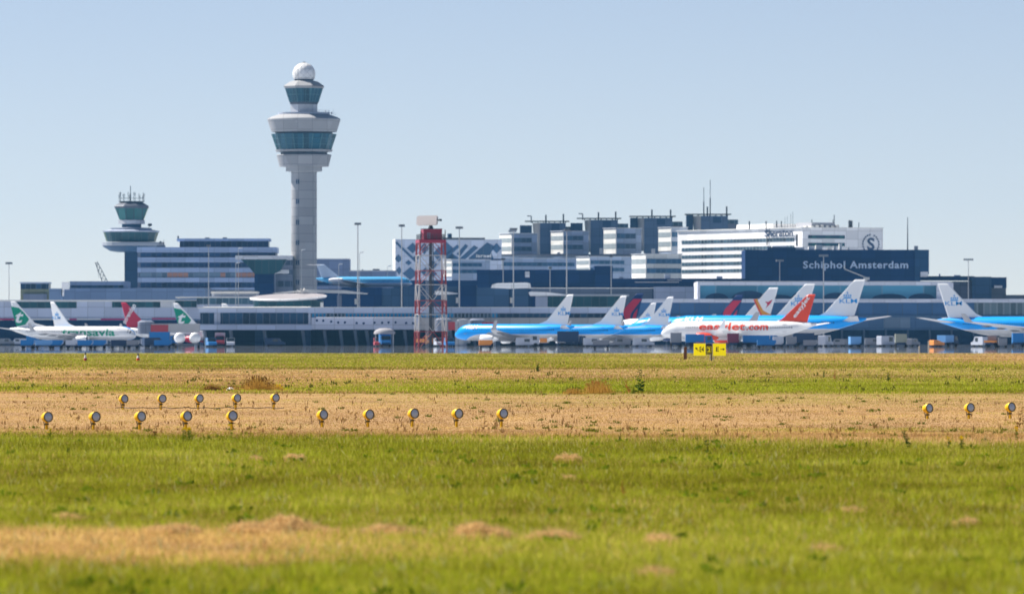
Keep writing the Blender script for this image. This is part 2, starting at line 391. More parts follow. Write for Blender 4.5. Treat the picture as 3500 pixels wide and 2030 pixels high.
B.rects('wall', white, [(211, 235, 964, 989, 0, 3), (209, 218, 989, 1012, 0, 2)])
B.rects('base', hm, [(168, 213, 986, None, 0, 8)])
B = Bld('low_building', 'small flat roofed building with olive lower wall and dark upper windows', 'building', 118, 2460)
B.rects('wall', mat('olive_wall', (.22, .22, .13), .7), [(70, 166, 988, None, 0, 12)])
B.rects('glazing', dkglass, [(70, 166, 969, 988, .2, 12)])
B.rects('roof', mat('pale_blue_roof', (.45, .5, .58), .6), [(68, 168, 964, 969.3, -.4, 12.5)])
B.rects('side_extension', midgrey, [(80, 160, 1005, None, -1.0, 0)])

def crane():
    Y = 2700
    t = thing('crane', 'dark lattice crane boom leaning left above the grey hall roof', 'crane', (gx(362, Y), Y, 0))
    P = lambda px, py, d=0: Vector((gx(px, Y)-gx(362, Y), d, gz(py, Y)))
    b = MB(); A, E = P(362, 970), P(329, 896); n = 11; w = 1.0; nx = Vector((.91, 0, .4))
    for k in range(n):
        f, g = k/n, (k+1)/n
        for sy in (-.6, .6):
            for sx in (-1, 1):
                wa, wb = w*(1-.6*f)*sx, w*(1-.6*g)*sx
                b.tube(A.lerp(E, f)+nx*wa+Vector((0, sy, 0)), A.lerp(E, g)+nx*wb+Vector((0, sy, 0)), .14, n=4)
            b.tube(A.lerp(E, f)+nx*w*(1-.6*f)*(-1)**k+Vector((0, sy, 0)), A.lerp(E, g)-nx*w*(1-.6*g)*(-1)**k+Vector((0, sy, 0)), .1, n=4)
    b.build('boom', dksteel, t)
    MB().tube(A-Vector((0, 0, 8)), A, 1.1, n=8).box(-3, 3, -2, 2, 0, A.z-7).build('crane_base', dksteel, t)
    MB().tube(E, P(338, 950), .06, n=4).build('hoist_cable', dksteel, t)
crane()

# ------------------------------------------------------------------ centre pier on columns
def centre_pier():
    B = Bld('passenger_pier', 'grey passenger pier on columns with dark glass, porthole row and flat roof', 'terminal building', 1100, 1900)
    pf = mat('pier_fascia', (.40, .46, .60), .6, var=.06)
    B.rects('fascia', pf, [(680, 1052, 1053, 1068.5, 0, 34), (1052, 2130, 1051, 1071, -.6, 34)])
    b = MB(); b.add([(B.X(678), -1, B.Z(1053)), (B.X(1052), -1, B.Z(1052.5)), (B.X(1052), 34, B.Z(1046)), (B.X(678), 34, B.Z(1046.5))], [(0, 1, 2, 3)])
    b.box(B.X(676), B.X(1052), -1.1, 34, B.Z(1053.5), B.Z(1049.5)); b.box(B.X(1052.2), B.X(2130), -1.1, 34, B.Z(1051.3), B.Z(1049.5)); b.build('roof', roofm, B.root)
    B.rects('glass_wall', dkglass, [(684, 1054, 1068.8, 1108, 1, 30)])
    B.rects('pillar', fascia, [(732, 753, 1068.6, 1108, .3, 3)]); B.rects('pillar', fascia, [(1054, 1062, 1068.6, 1108, -.2, 3)])
    B.rects('floor_edge', pf, [(668, 1064, 1108, 1127.5, -.6, 33)])
    B.rects('strip_window', glass_strip('busy_strip_glass', (.05, .09, .13), 1.0, (.2, .25, .32), .35, .8, alt=(.02, .25, .5), altp=.55), [(1064, 1700, 1071.2, 1085, .4, 5)])
    B.rects('strip_window', dkglass, [(1700, 2130, 1071.2, 1086, .4, 5)])
    B.rects('porthole_wall', mat('porthole_wall_paint', (.46, .49, .60), .6, var=.05), [(1064, 1436, 1085, 1126, -.3, 30)])
    B.rects('wall', mat('pier_wall_beige', (.40, .38, .37), .7), [(1436.5, 2130, 1086, 1128, 0, 30)])
    B.rects('sill', white, [(1082, 1436, 1083.3, 1085.6, -.8, 1)])
    for px, py in zip((1083, 1105, 1132, 1156, 1179, 1219, 1243, 1280, 1306, 1328, 1352, 1388, 1412), (1095, 1096, 1099, 1102, 1102, 1104, 1105, 1103, 1103, 1102, 1102, 1104, 1105)):
        MB().prism([(B.X(px)+.32*math.cos(a*R(30)), B.Z(py)+.32*math.sin(a*R(30))) for a in range(12)], -.36, -.25).build('porthole', navy, B.root)
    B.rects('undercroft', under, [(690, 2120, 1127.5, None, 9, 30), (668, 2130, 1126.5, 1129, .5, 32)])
    colm = mat('pier_column', (.16, .19, .24), .7)
    for px in (700, 790, 905, 1036, 1110, 1165, 1215, 1255, 1335, 1385, 1460, 1540, 1620, 1700, 1800, 1900, 2000, 2100):
        MB().tube((B.X(px)-.2, 2, B.Z(1128)), (B.X(px+5), 2, -.3), .5, .4, n=8).build('column', colm, B.root)
    for px, w_ in ((1042, 9), (870, 14), (1265, 7)): B.rects('service_core', navy2, [(px, px+w_*2, 1128, None, 4, 8.9)])
    return B
PB = centre_pier()

def rotunda():
    Y = 1975.0; s = F/Y; cx = 985
    t = thing('roof_rotunda', 'oval glass lounge with pale dished roof on the passenger pier', 'rotunda', (gx(cx, Y), Y, gz(1049, Y)))
    z = lambda py: gz(py, Y)-gz(1049, Y); r = lambda p: p/s
    MB().lathe([(r(118), z(1052)), (r(120), z(1026))], 40, sy=.5).build('glass_drum', tealglass, t, smooth=True)
    def tilt(b):   # the roof tips to the left, towards the camera
        b.v = [(x, y, zz + .03*x + .11*y) for x, y, zz in b.v]; return b
    ringp = [(r(118), z(1019)), (r(131), z(1019)), (r(132), z(1015)), (r(127), z(1012))]
    tilt(MB().loft([[(rr_*math.cos(2*math.pi*i/48), .7*rr_*math.sin(2*math.pi*i/48), zz_) for i in range(48)] for rr_, zz_ in ringp], cap=False)).build('roof_rim', white, t, smooth=True)
    tilt(MB().lathe([(r(127), z(1012.5)), (r(126), z(1013)), (r(100), z(1017)), (r(60), z(1018)), (.2, z(1018))], 48, sy=.7)).build('dished_roof', mat('dusty_roof', (.30, .28, .29), .9, var=.3, scale=.3, streak=False), t, smooth=True)
    b = MB().prism([(r(-60), z(1002)), (r(60), z(989)), (r(190), z(991)), (r(270), z(1002)), (r(265), z(1004)), (r(170), z(1001)), (r(40), z(997))], 8, 15)
    b.build('wing_roof', mat('wing_roof_paint', (.62, .62, .6), .5), t)
    b = MB()
    for a in (-1.6, -.5, .6, 1.5): b.tube((r(47), 6, z(1003)), (r(47)+a, 6, z(985 if abs(a) < 1 else 993)), .3, n=5)
    b.build('roof_ornament', cream, t)
    MB().box(r(112), r(122), -6, -5, z(1052), z(1034)).build('door', cream, t)
rotunda()

def dark_halls():
    B = Bld('dark_hall', 'pair of joined navy boxes on the pier roof below the parked jet on display', 'terminal hall', 1300, 2150)
    B.rects('wall', navy, [(1168, 1305, 982, None, 0, 40)]); B.rects('end_wall', midgrey, [(1152, 1170, 1008, None, 1, 40)])
    B.rects('side_wing', navy2, [(1305, 1368, 984, None, .5, 40), (1378, 1565, 979, None, -.5, 40)])
    B.rects('link', navy, [(1366, 1380, 981, None, 1, 40)])
    MB().prism([(B.X(1486), B.Z(996)), (B.X(1500), B.Z(994)), (B.X(1572), B.Z(1003)), (B.X(1572), B.Z(1005)), (B.X(1490), B.Z(1008))], -4, -.6).build('canopy', white, B.root)
    B = Bld('dark_hall', 'slate blue box with rounded white roof canopy under the tall masts', 'terminal hall', 1710, 2140)
    B.rects('wall', navy2, [(1628, 1740, 983, None, 0, 40), (1746, 1806, 986, None, -.4, 40)])
    B.rects('link', navy, [(1739, 1748, 984, None, .6, 40), (1565, 1629, 975, None, 1, 40), (1805, 1830, 1006, None, 1, 40)])
    b = MB(); pr = [(1678, 984), (1682, 973), (1700, 968), (1800, 966), (1812, 969), (1815, 985), (1740, 987)]
    b.prism([(B.X(a), B.Z(c)) for a, c in pr], -3, 20); b.build('canopy', white, B.root)
    MB().prism([(B.X(1806), B.Z(1000)), (B.X(1812), B.Z(997)), (B.X(1870), B.Z(999)), (B.X(1942), B.Z(1008)), (B.X(1942), B.Z(1010)), (B.X(1812), B.Z(1012))], -5, -.8).build('canopy', white, B.root)
    B = Bld('glass_lounge', 'low teal glass lounge with grey end panels between the dark halls', 'terminal hall', 1950, 2200)
    B.rects('glazing', tealglass, [(1872, 2135, 1012, None, 0, 20)]); B.rects('end_panel', fascia, [(1826, 1848, 1013, None, -.4, 20), (1848, 1872, 1013, None, 0, 20)])
    B.rects('roof', mat('lounge_roof', (.42, .44, .47), .7), [(1824, 2150, 1006, 1012.3, -1, 21)])
dark_halls()
B = Bld('departure_hall', 'long navy hall stretching across the middle below the office blocks', 'terminal hall', 2000, 2460)
B.rects('wall', navy, [(1345, 1640, 958, None, 1, 40), (1630, 2040, 922, None, 0, 40), (1900, 1985, 924, None, -.5, 39), (2032, 2094, 909, None, -1, 39), (2094, 2560, 952, None, -.7, 40)])
B.rects('roof_edge', cream, [(1810, 2330, 983.5, 986, -1.5, -.9)])
B.rects('lower_wall', mat('hall_lower_wall', (.10, .12, .17), .6), [(1815, 2230, 986, None, -1.4, -.9)])
B.rects('grey_panel', fascia, [(2234, 2392, 980, None, -1.7, -.8)])
B.rects('beam', conc, [(2170, 2320, 963, 966, -1.4, -.7), (2280, 2330, 956, 959, -1.4, -.7)])
B.each('roof_unit', conc_lt, [(1795, 1810, 928, 948, -.3, 1), (2272, 2292, 936, 952, 2, 5), (2118, 2132, 946, 952, 2, 5), (2450, 2470, 944, 952, 2, 6)])

# ------------------------------------------------------------------ block with diamond pattern
def diamond_block():
    B = RBld('patterned_building', 'pale office block covered in dark diamond shaped facade panels', 'office building', 1344, 1352, 1715, 2720, 12)
    pb = mat('patterned_wall', (.58, .64, .76), .5, var=.05)
    top, bot = 818, 956
    MB().box(0, B.L2, 0, B.L1, -.3, B.Z(top)).build('wall', pb, B.root)
    MB().box(-.15, 0, 0, B.L1, B.Z(bot), B.Z(top)).build('end_wall', cream, B.root)
    dm = glass_strip('diamond_glass', (.06, .13, .24), 3.0, (.09, .13, .2), .1, .25)
    def dia(name, pts): MB().prism([(B.w(a), B.Z(c)) for a, c in pts], -.15, -.02).build(name, dm, B.root)
    D = lambda x, y, rx, ry: [(x-rx, y), (x, y-ry), (x+rx, y), (x, y+ry)]
    for p in ([(1350, 830), (1356, 826), (1430, 896), (1424, 902)], D(1410, 848, 20, 18), D(1362, 884, 14, 14), D(1396, 898, 12, 9), D(1402, 935, 26, 22),
              D(1364, 925, 10, 14), D(1425, 880, 12, 10), D(1450, 850, 16, 20), D(1480, 905, 16, 16), D(1500, 868, 22, 26), D(1455, 930, 18, 16), D(1525, 850, 26, 24),
              [(1520, 870), (1562, 836), (1572, 842), (1545, 866), (1575, 886), (1520, 886)], [(1560, 868), (1590, 834), (1600, 840), (1572, 876)],
              [(1568, 886), (1620, 838), (1634, 846), (1590, 886)], [(1600, 884), (1665, 828), (1692, 842), (1678, 862), (1688, 886), (1604, 886)],
              D(1697, 848, 17, 18), [(1524, 886), (1545, 866), (1560, 886)], D(1480, 935, 14, 12)):
        dia('diamond_panel', p)
    MB().box(B.w(1515), B.w(1657), -.3, 14, B.Z(818), B.Z(812)).build('roof_canopy', dksteel, B.root)
    MB().box(B.w(1534), B.w(1546), 1, 3, B.Z(812), B.Z(798)).build('chimney', navy2, B.root)
    text_mb('israel', B.w(1627), B.w(1678), B.Z(879), B.Z(868), -.3, .12).build('lettering', white, B.root)
    MB().box(B.w(1600), B.w(1715), -.4, -.16, B.Z(889), B.Z(885)).build('ledge', navy, B.root)
diamond_block()
# ------------------------------------------------------------------ office blocks and towers of the business centre
side_m = mat('block_side_panel', (.34, .42, .56), .55, var=.06)
bl_glass = glass_strip('block_side_glass', (.03, .09, .17), 2.2, (.10, .16, .25), .12, .35)
def block(label, xa, xb, xc, top, bot, Y, n, sidem, wfrac=.78, ground=False):
    B = RBld('office_block', label, 'office block', xa, xb, xc, Y, 26, 'stepped office blocks')
    MB().box(0, B.L2, 0, B.L1, -.3 if ground else B.Z(bot+26), B.Z(top)).build('wall', sidem, B.root)
    h = (bot-top)/(2*n+1)
    MB().box(-.25, 0, -.2, B.L1, B.Z(bot), B.Z(top)-.3).build('end_wall', cream, B.root)
    for k in range(n):
        a = top+h*(2*k+1)
        MB().box(-.32, -.2, .0, B.L1-.2, B.Z(a+h), B.Z(a)).build('end_window', paleglass, B.root)
        MB().box(.3, B.L2*wfrac, -.18, .3, B.Z(a+h), B.Z(a)).build('ribbon_window', bl_glass, B.root)
    MB().box(-.5, B.L2+.2, -.5, B.L1+.2, B.Z(top), B.Z(top-2.2)).build('parapet', conc_lt, B.root)
    return B
block('leftmost upper office block, white end wall, tall lamp mast standing in front', 1709, 1750, 1836, 799, 872, 2790, 2, side_m)
block('upper office block with white end wall, second from the left', 1885, 1926, 2012, 791, 867, 2790, 2, side_m)
block('upper office block with white end wall, third from the left', 2065, 2106, 2192, 781, 867, 2790, 2, side_m)
block('upper office block half hidden behind the hotel, with pale side', 2252, 2294, 2350, 778, 858, 2790, 2, mat('pale_blue_side', (.36, .42, .52), .5))
block('low office block with white end wall right of the red lattice tower', 1518, 1545, 1675, 888, 945, 2640, 2, side_m, ground=True)
block('low office block with blue window row above the navy hall', 1673, 1716, 1976, 884, 922, 2740, 1, side_m, .95, ground=True)
block('low office block with white end wall above the navy hall', 1972, 2016, 2166, 878, 940, 2730, 2, side_m, ground=True)
block('low office block with sunlit toned pale side next to the hotel', 2161, 2208, 2330, 869, 950, 2640, 2, mat('sunlit_tone_side', (.55, .56, .54), .5), .98, ground=True)  # paler grey than the other sides: sunlight put into the colour
def core_tower(label, x0, xe, x1, top, bot, posts, Y=2840, hook=None, left=None):
    B = Bld('service_tower', label, 'tower', (xe+x1)/2, Y, 'service towers behind the office blocks')
    tm = mat('core_tower_panel', (.09, .14, .23), .6, var=.1)
    w = B.X(x1)-B.X(xe)
    MB().box(B.X(xe), B.X(x1), 0, 14, -.3, B.Z(top)).build('shaft', tm, B.root)
    # rounded left edge, sunlight put into its pale colour
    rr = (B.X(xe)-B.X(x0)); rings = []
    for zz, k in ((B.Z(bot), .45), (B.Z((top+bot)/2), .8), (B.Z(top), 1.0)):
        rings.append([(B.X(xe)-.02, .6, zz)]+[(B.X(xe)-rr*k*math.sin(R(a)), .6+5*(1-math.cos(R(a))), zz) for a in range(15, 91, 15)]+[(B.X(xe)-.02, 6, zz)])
    MB().loft(rings).build('rounded_edge', mat('sunlit_tone_edge', (.55, .52, .48), .6), B.root, smooth=True)
    if left: B.rects('plant_room', navy2, [(*left, 4, 12)])
    b = MB()
    b.box(B.X(x0-26), B.X(x1+12), -1, 13, B.Z(top-4.5), B.Z(top-7))
    for k in range(7):
        xx = B.X(x0)+(B.X(x1)-B.X(x0))*k/6
        b.tube((xx, 0, B.Z(top)), (xx, 0, B.Z(top-6)), .18, n=4); b.tube((xx, 12, B.Z(top)), (xx, 12, B.Z(top-6)), .18, n=4)
    b.build('canopy', dksteel, B.root)
    for a, c in posts: MB().tube((B.X(a), 5, B.Z(top)), (B.X(a), 5, B.Z(c)), .32, n=6).build('flue', dksteel, B.root)
    if hook:
        a, c = hook; MB().tube((B.X(a), 3, B.Z(top)), (B.X(a), 3, B.Z(c)), .22, n=5).tube((B.X(a), 3, B.Z(c)), (B.X(a-14), 3, B.Z(c-1)), .22, n=5).build('davit', dksteel, B.root)
    B.rects('louvre', navy2, [(x1-(x1-xe)*.55, x1-(x1-xe)*.25, top+3, top+24, -.15, .5)])
    B.rects('side_wing', midgrey, [(x1, x1+36, top+12, None, 5, 12)])
    MB().box(B.X(x1)+.1, B.X(x1+36), 4.6, 5, B.Z(top+26), B.Z(top+14)).build('side_glazing', midglass, B.root)
    return B
core_tower('dark service tower farthest left, with sunlit toned rounded edge and curved davit', 1820, 1846, 1934, 762, 868, ((1866, 734), (1926, 731)), hook=(1816, 739), left=(1777, 1818, 770, None))
core_tower('dark service tower second from the left, two flues on its roof', 1998, 2019, 2112, 752, 862, ((2046, 725), (2105, 723)), hook=(1992, 731), left=(1951, 1992, 762, None))
core_tower('dark service tower behind the third office block, with two tall flues', 2178, 2202, 2298, 745, 858, ((2229, 716), (2293, 716)), left=(2155, 2182, 744, None))
T4 = core_tower('dark service tower behind the hotel, with two tall thin aerials', 2368, 2396, 2488, 738, 860, ((2419, 706), (2485, 705)), left=(2347, 2370, 735, None))
for a, c in ((2407, 640), (2429, 614)):
    MB().tube((T4.X(a), 6, T4.Z(738)), (T4.X(a), 6, T4.Z((738+c)/2)), .25, n=5).tube((T4.X(a), 6, T4.Z((738+c)/2)), (T4.X(a), 6, T4.Z(c)), .12, n=5).build('aerial', dksteel, T4.root)
B = Bld('podium_roof', 'thin dark roof deck carrying the upper office blocks', 'roof deck', 1900, 2760)
B.rects('deck', dkgrey, [(1668, 2225, 869, 873.5, -1, 110)]); B.rects('podium', side_m, [(1690, 2220, 873.5, None, 45, 110)])
B.each('roof_unit', steel, [(2050, 2062, 848, 869, 4, 8), (2228, 2240, 850, 869, 4, 8), (1905, 1915, 862, 869, 2, 4), (1738, 1766, 782, 790, 30, 34)])

# ------------------------------------------------------------------ hotel
def hotel():
    B = RBld('hotel', 'white hotel with dark ribbon windows and round emblem on its shaded side', 'hotel', 2316, 2743, 3018, 2690, 27)
    zt = lambda px: 789-12*(px-2316)/427
    MB().box(0, B.L2, 0, B.L1, -.3, B.Z(778.5)).build('wall', white, B.root)
    for a, b_ in ((812, 824), (838.5, 850), (864, 875.5), (889.5, 901), (915, 926)):
        B.left('ribbon_window', glass_strip('hotel_glass', (.03, .055, .08), 2.6, (.2, .27, .28), .18, .7, axis=1), 2331, 2716, a, b_, .14)
    for a, b_ in ((804, 815), (830, 841)):
        B.right('ribbon_window', glass_strip('hotel_side_glass', (.02, .06, .09), 6, (.03, .12, .13), .3, .4), 2762, 2887, a, b_)
    B.left('door_strip', black, 2722, 2727, 800, 840)
    MB().box(-.6, B.L2+.2, -.3, B.L1+.2, B.Z(778.4), B.Z(776.4)).build('parapet', cream, B.root)
    # big name board
    txt = text_mb('Sheraton', -1, 1, 0, 1, 0, .05); b = MB()
    u0, u1, z0, z1 = B.u(2716), B.u(2622), B.Z(806), B.Z(782)
    b.add([(-.75+.3*(y*10), u1+(u0-u1)*(x+1)/2, z0+(z1-z0)*z) for x, y, z in txt.v], txt.f)
    b.build('lettering', mat('dark_blue_letters', (.03, .05, .10), .5), B.root)
    MB().box(-.6, -.4, B.u(2629), B.u(2627), B.Z(836), B.Z(783)).build('sign_post', dksteel, B.root)
    # round emblem: letter S inside a ring of leaves
    em = mat('emblem_blue', (.05, .085, .16), .5); cx, cz, rr = B.w(2976), B.Z(833), 3.5
    b = MB()
    for k in range(22):
        if k == 5: continue
        a = 2*math.pi*k/22; c = Vector((cx+rr*math.cos(a), 0, cz+rr*math.sin(a))); tx, tz = -math.sin(a+.5), math.cos(a+.5)
        b.prism([(c.x-tx*.55, c.z-tz*.55), (c.x+tz*.28, c.z-tx*.28), (c.x+tx*.55, c.z+tz*.55), (c.x-tz*.28, c.z+tx*.28)], -.2, -.02)
    b.build('emblem_wreath', em, B.root)
    text_mb('S', cx-1.6, cx+1.6, cz-2.1, cz+2.3, -.2, .16).build('emblem_letter', em, B.root)
    pent = MB().box(4, B.L2-8, B.u(2490), B.u(2612), B.Z(778), B.Z(761)).build('penthouse', white, B.root)
    MB().box(5, B.w(2862), 2, 14, B.Z(778), B.Z(760)).build('plant_storey', mat('hotel_plant', (.42, .43, .47), .5), B.root)
    for px, y0, w_ in ((2559, 753, .6), (2616, 753, .5), (2772, 747, .35), (2844, 748, .3), (2848, 731, .35), (2900, 750, .9), (2907, 751, .9), (2932, 757, .3), (2680, 740, .12), (2700, 728, .12), (2707, 720, .12), (2688, 735, .1), (2652, 752, .5), (2668, 753, .4)):
        xx = gx(px, 2720)-gx(2743, 2690); c, sn = math.cos(R(27)), math.sin(R(27)); yy = 22.0
        lx, ly = c*xx+sn*yy, -sn*xx+c*yy
        MB().tube((lx, ly, B.Z(780)), (lx, ly, B.Z(y0)), w_*.5, n=6).build('roof_pipe', dksteel, B.root)
    b = MB()
    for k in range(7): b.box(2+k*2.2, 3.2+k*2.2, 1, 3, B.Z(778), B.Z(778)+.5+.7*random.random())
    b.build('roof_unit', cream, B.root)
hotel()

# ------------------------------------------------------------------ airport name building
B = Bld('sign_building', 'long navy building carrying the big airport name in pale letters', 'terminal building', 2860, 2520)
B.rects('wall', navy, [(2547, 3127, 854, None, 0, 40)])
B.rects('end_wing', mat('navy_end', (.02, .06, .14), .5, spec=.1), [(3127, 3175, 854, 937, -.3, 40), (3127, 3146, 937, None, -.3, 40)])
B.rects('pale_gable', conc_lt, [(3146, 3172, 929, 946, -.5, 6)])
B.text('Schiphol Amsterdam', 2745, 3104, 893, 916.5, letter_grey, -.35, .3, spacing=1.12)
B.each('roof_unit', cream, [(2790, 2812, 838, 853, 4, 8), (2870, 2880, 833, 853, 4, 8), (2765, 2785, 842, 853, 4, 8), (2700, 2750, 845, 853, 4, 9), (2640, 2690, 840, 848, 3, 9), (2850, 2860, 841, 853, 3, 5), (2898, 2905, 846, 853, 3, 5), (2830, 2845, 846, 853, 5, 7)])
B.rects('roof_deck', navy2, [(2625, 2720, 845, 854, 2, 10)])
MB().tube((B.X(3105), 5, B.Z(855)), (B.X(3105), 5, B.Z(742)), .25, .12, n=5).build('aerial', dksteel, B.root)
MB().tube((B.X(3131), 5, B.Z(855)), (B.X(3131), 5, B.Z(840)), .5, n=6).tube((B.X(3137), 5, B.Z(855)), (B.X(3137), 5, B.Z(840)), .4, n=6).build('flue', steel, B.root)

# ------------------------------------------------------------------ right terminal
def right_terminal():
    B = Bld('terminal_building', 'long terminal with white eaves and blue glass hall behind the parked jets', 'terminal building', 2830, 2400)
    wf = mat('eave_white', (.64, .66, .74), .5, var=.05)
    B.rects('roof_slab', wf, [(2383, 3248, 963, 975.5, -3, 45)])
    B.rects('roof_top', roofm, [(2385, 3246, 961.8, 963, -2.5, 45)])
    B.rects('glass_hall', blueglass, [(2392, 3200, 975.5, 1022, 0, 40)])
    b = MB()
    for px, w_, py, h_ in ((2450, 40, 1014, 12), (2560, 60, 1010, 16), (2660, 50, 1016, 9), (2740, 36, 1010, 12), (2860, 50, 1012, 12), (3040, 60, 1014, 10), (3150, 46, 1013, 10)):
        b.prism([(B.X(px)+(B.X(px+w_)-B.X(px))*math.cos(R(a)), B.Z(1022)+(B.Z(py-h_)-B.Z(1022))*math.sin(R(a))) for a in range(0, 181, 15)], -.12, -.01)
    b.build('interior_arch', navy2, B.root)
    B.rects('end_post', wf, [(2383, 2392, 975.5, 1022, -2, 40)]); B.rects('end_block', wf, [(3200, 3257, 966, 1022, -2.6, 40)])
    B.rects('lower_eave', wf, [(2178, 3520, 1022, 1034, -4, 42), (3520, 3900, 1022, 1034, -4, 42)])
    gl = glass_strip('lower_blue_glass', (.045, .115, .26), 5.0, (.06, .1, .16), .05, .15, rough=.25)
    B.rects('window_wall', gl, [(2180, 3330, 1034, 1078, 0, 40)])
    B.rects('window_wall', glass_strip('grey_green_glass', (.10, .14, .16), 2.2, (.2, .24, .27), .25, .4), [(3330, 3900, 1034, 1076, -.3, 40)])
    B.rects('wall', mat('lower_terminal_wall', (.075, .14, .25), .6, var=.2, scale=.06), [(2180, 3900, 1078, 1128, -1, 40)])
    B.rects('pale_wall_panel', mat('pale_terminal_panel', (.18, .24, .32), .6), [(3020, 3110, 1085, 1122, -1.3, 0)])
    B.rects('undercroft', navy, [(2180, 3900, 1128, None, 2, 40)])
    for px in range(2200, 3900, 75): B.rects('column', mat('terminal_column', (.12, .15, .2), .7), [(px, px+6, 1128, None, -.5, .8)])
right_terminal()
B = Bld('car_park_block', 'dark flat roofed blocks at the far right end of the terminal', 'building', 3300, 2560)
B.rects('roof_slab', navy, [(3140, 3330, 944, 958, 0, 20)]); B.rects('wall', navy2, [(3322, 3388, 946, None, -1, 20)])
B.rects('wall', navy, [(3388, 3440, 948, 984, -.5, 20)]); B.rects('wall', mat('dusky_wall', (.10, .10, .14), .6), [(3255, 3322, 962, None, .6, 18)])
B.rects('lower_wall', dkgrey, [(3388, 3440, 984, None, 2, 18), (3440, 3560, 1008, None, 1, 18)])
B.each('roof_unit', conc_lt, [(3262, 3285, 940, 944, 3, 6), (3398, 3425, 976, 984, -.9, -.5), (3210, 3216, 936, 944, 3, 5)])
# ------------------------------------------------------------------ aircraft
PROF = [(0, .03, -.38), (.006, .2, -.36), (.02, .45, -.27), (.045, .70, -.15), (.08, .9, -.05), (.12, 1, 0), (.62, 1, 0), (.70, .98, .02), (.78, .86, .12), (.86, .64, .30), (.93, .40, .48), (.98, .2, .6), (1, .09, .66)]
SPEC = {
 'small': dict(L=33.6, R=1.98, zc=3.4, H=12.5, half=17.2, c0=6.6, c1=1.7, tw=.36, sweep=27, eng=(4.9, 1.75, 1.08, 4.2, .31), fin=(.175, .052)),
 'long':  dict(L=39.5, R=1.98, zc=3.4, H=12.5, half=17.2, c0=6.6, c1=1.7, tw=.36, sweep=27, eng=(4.9, 1.75, 1.08, 4.2, .32), fin=(.15, .045)),
 'bus':   dict(L=37.6, R=2.05, zc=3.75, H=11.8, half=16.6, c0=6.4, c1=1.6, tw=.34, sweep=26, eng=(5.75, 2.0, 1.22, 4.6, .29), fin=(.155, .055)),
 'wide':  dict(L=58.8, R=2.82, zc=5.2, H=17.4, half=29.5, c0=11.0, c1=2.6, tw=.36, sweep=31, eng=(9.4, 2.7, 1.5, 6.0, .32), fin=(.145, .055)),
 'mid':   dict(L=50.0, R=2.5, zc=4.8, H=15.9, half=23.5, c0=9.0, c1=2.2, tw=.36, sweep=31, eng=(7.9, 2.5, 1.35, 5.2, .32), fin=(.15, .055)),
 'twin':  dict(L=32.5, R=1.65, zc=2.75, H=8.5, half=14.0, c0=5.2, c1=1.5, tw=.45, sweep=18, eng=None, fin=(.16, .09)),
}
def paint(name, top, belly, line=None, droop=0.0, z0=0.0, R_=2.0, L=35.0, zc=3.4, win=True):
    """fuselage paint: upper colour / belly split along a line that dips at the nose; cabin window dots"""
    if name in MATS: return MATS[name]
    m = bpy.data.materials.new(name); nt, ns, ls = nodes_of(m); b = ns['Principled BSDF']
    b.inputs['Roughness'].default_value = .3; b.inputs['Specular IOR Level'].default_value = .25
    tc = N(nt, 'ShaderNodeTexCoord'); sx = N(nt, 'ShaderNodeSeparateXYZ'); ls.new(tc.outputs['Object'], sx.inputs[0])
    nose = math_n(nt, 'MAXIMUM', math_n(nt, 'SUBTRACT', sx.outputs[0], L*.5-L*.26), 0.0)
    lim = math_n(nt, 'SUBTRACT', z0, math_n(nt, 'MULTIPLY', math_n(nt, 'MULTIPLY', nose, nose), droop))
    up = math_n(nt, 'GREATER_THAN', sx.outputs[2], lim)
    c = mixc(nt, up, belly, top)
    if line:
        d = math_n(nt, 'ABSOLUTE', math_n(nt, 'SUBTRACT', sx.outputs[2], lim)); c = mixc(nt, math_n(nt, 'LESS_THAN', d, .12), c, line)
    if win:
        zz = math_n(nt, 'LESS_THAN', math_n(nt, 'ABSOLUTE', math_n(nt, 'SUBTRACT', sx.outputs[2], zc+.3*R_)), .17)
        fr = math_n(nt, 'LESS_THAN', math_n(nt, 'FRACT', math_n(nt, 'DIVIDE', sx.outputs[0], .54)), .45)
        xx = math_n(nt, 'LESS_THAN', math_n(nt, 'ABSOLUTE', math_n(nt, 'ADD', sx.outputs[0], .02*L)), .34*L)
        c = mixc(nt, math_n(nt, 'MULTIPLY', math_n(nt, 'MULTIPLY', zz, fr), xx), c, (.02, .03, .05))
    nz = N(nt, 'ShaderNodeTexNoise', i={'Scale': .5, 'Detail': 4}); ls.new(tc.outputs['Object'], nz.inputs['Vector'])
    v = N(nt, 'ShaderNodeVectorMath', operation='SCALE'); ls.new(c, v.inputs[0]); ls.new(math_n(nt, 'MULTIPLY_ADD', nz.outputs[0], .16, .92), v.inputs[3])
    ls.new(v.outputs[0], b.inputs['Base Color']); MATS[name] = m; return m
pl_white = mat('aircraft_white', (.88, .88, .88), .3, var=.03, spec=.5)
pl_grey = mat('aircraft_grey', (.36, .36, .38), .35, .2, var=.08, spec=.5)
pl_blue = mat('sky_blue_paint', (.0, .33, .85), .3, var=.04, spec=.4)
pl_mid = mat('letter_blue', (.0, .30, .72), .4, var=.03)
pl_green = mat('bright_green_paint', (.0, .27, .15), .4, var=.05)
pl_orange = mat('orange_red_paint', (.75, .065, .02), .35, var=.04)
pl_redt = mat('crimson_paint', (.58, .02, .06), .35, var=.05)
pl_dblue = mat('deep_blue_paint', (.008, .03, .13), .35, var=.05)
metal_lip = mat('bare_metal', (.75, .75, .77), .2, .9, var=.05)
tyre = mat('tyre_rubber', (.02, .02, .022), .8)

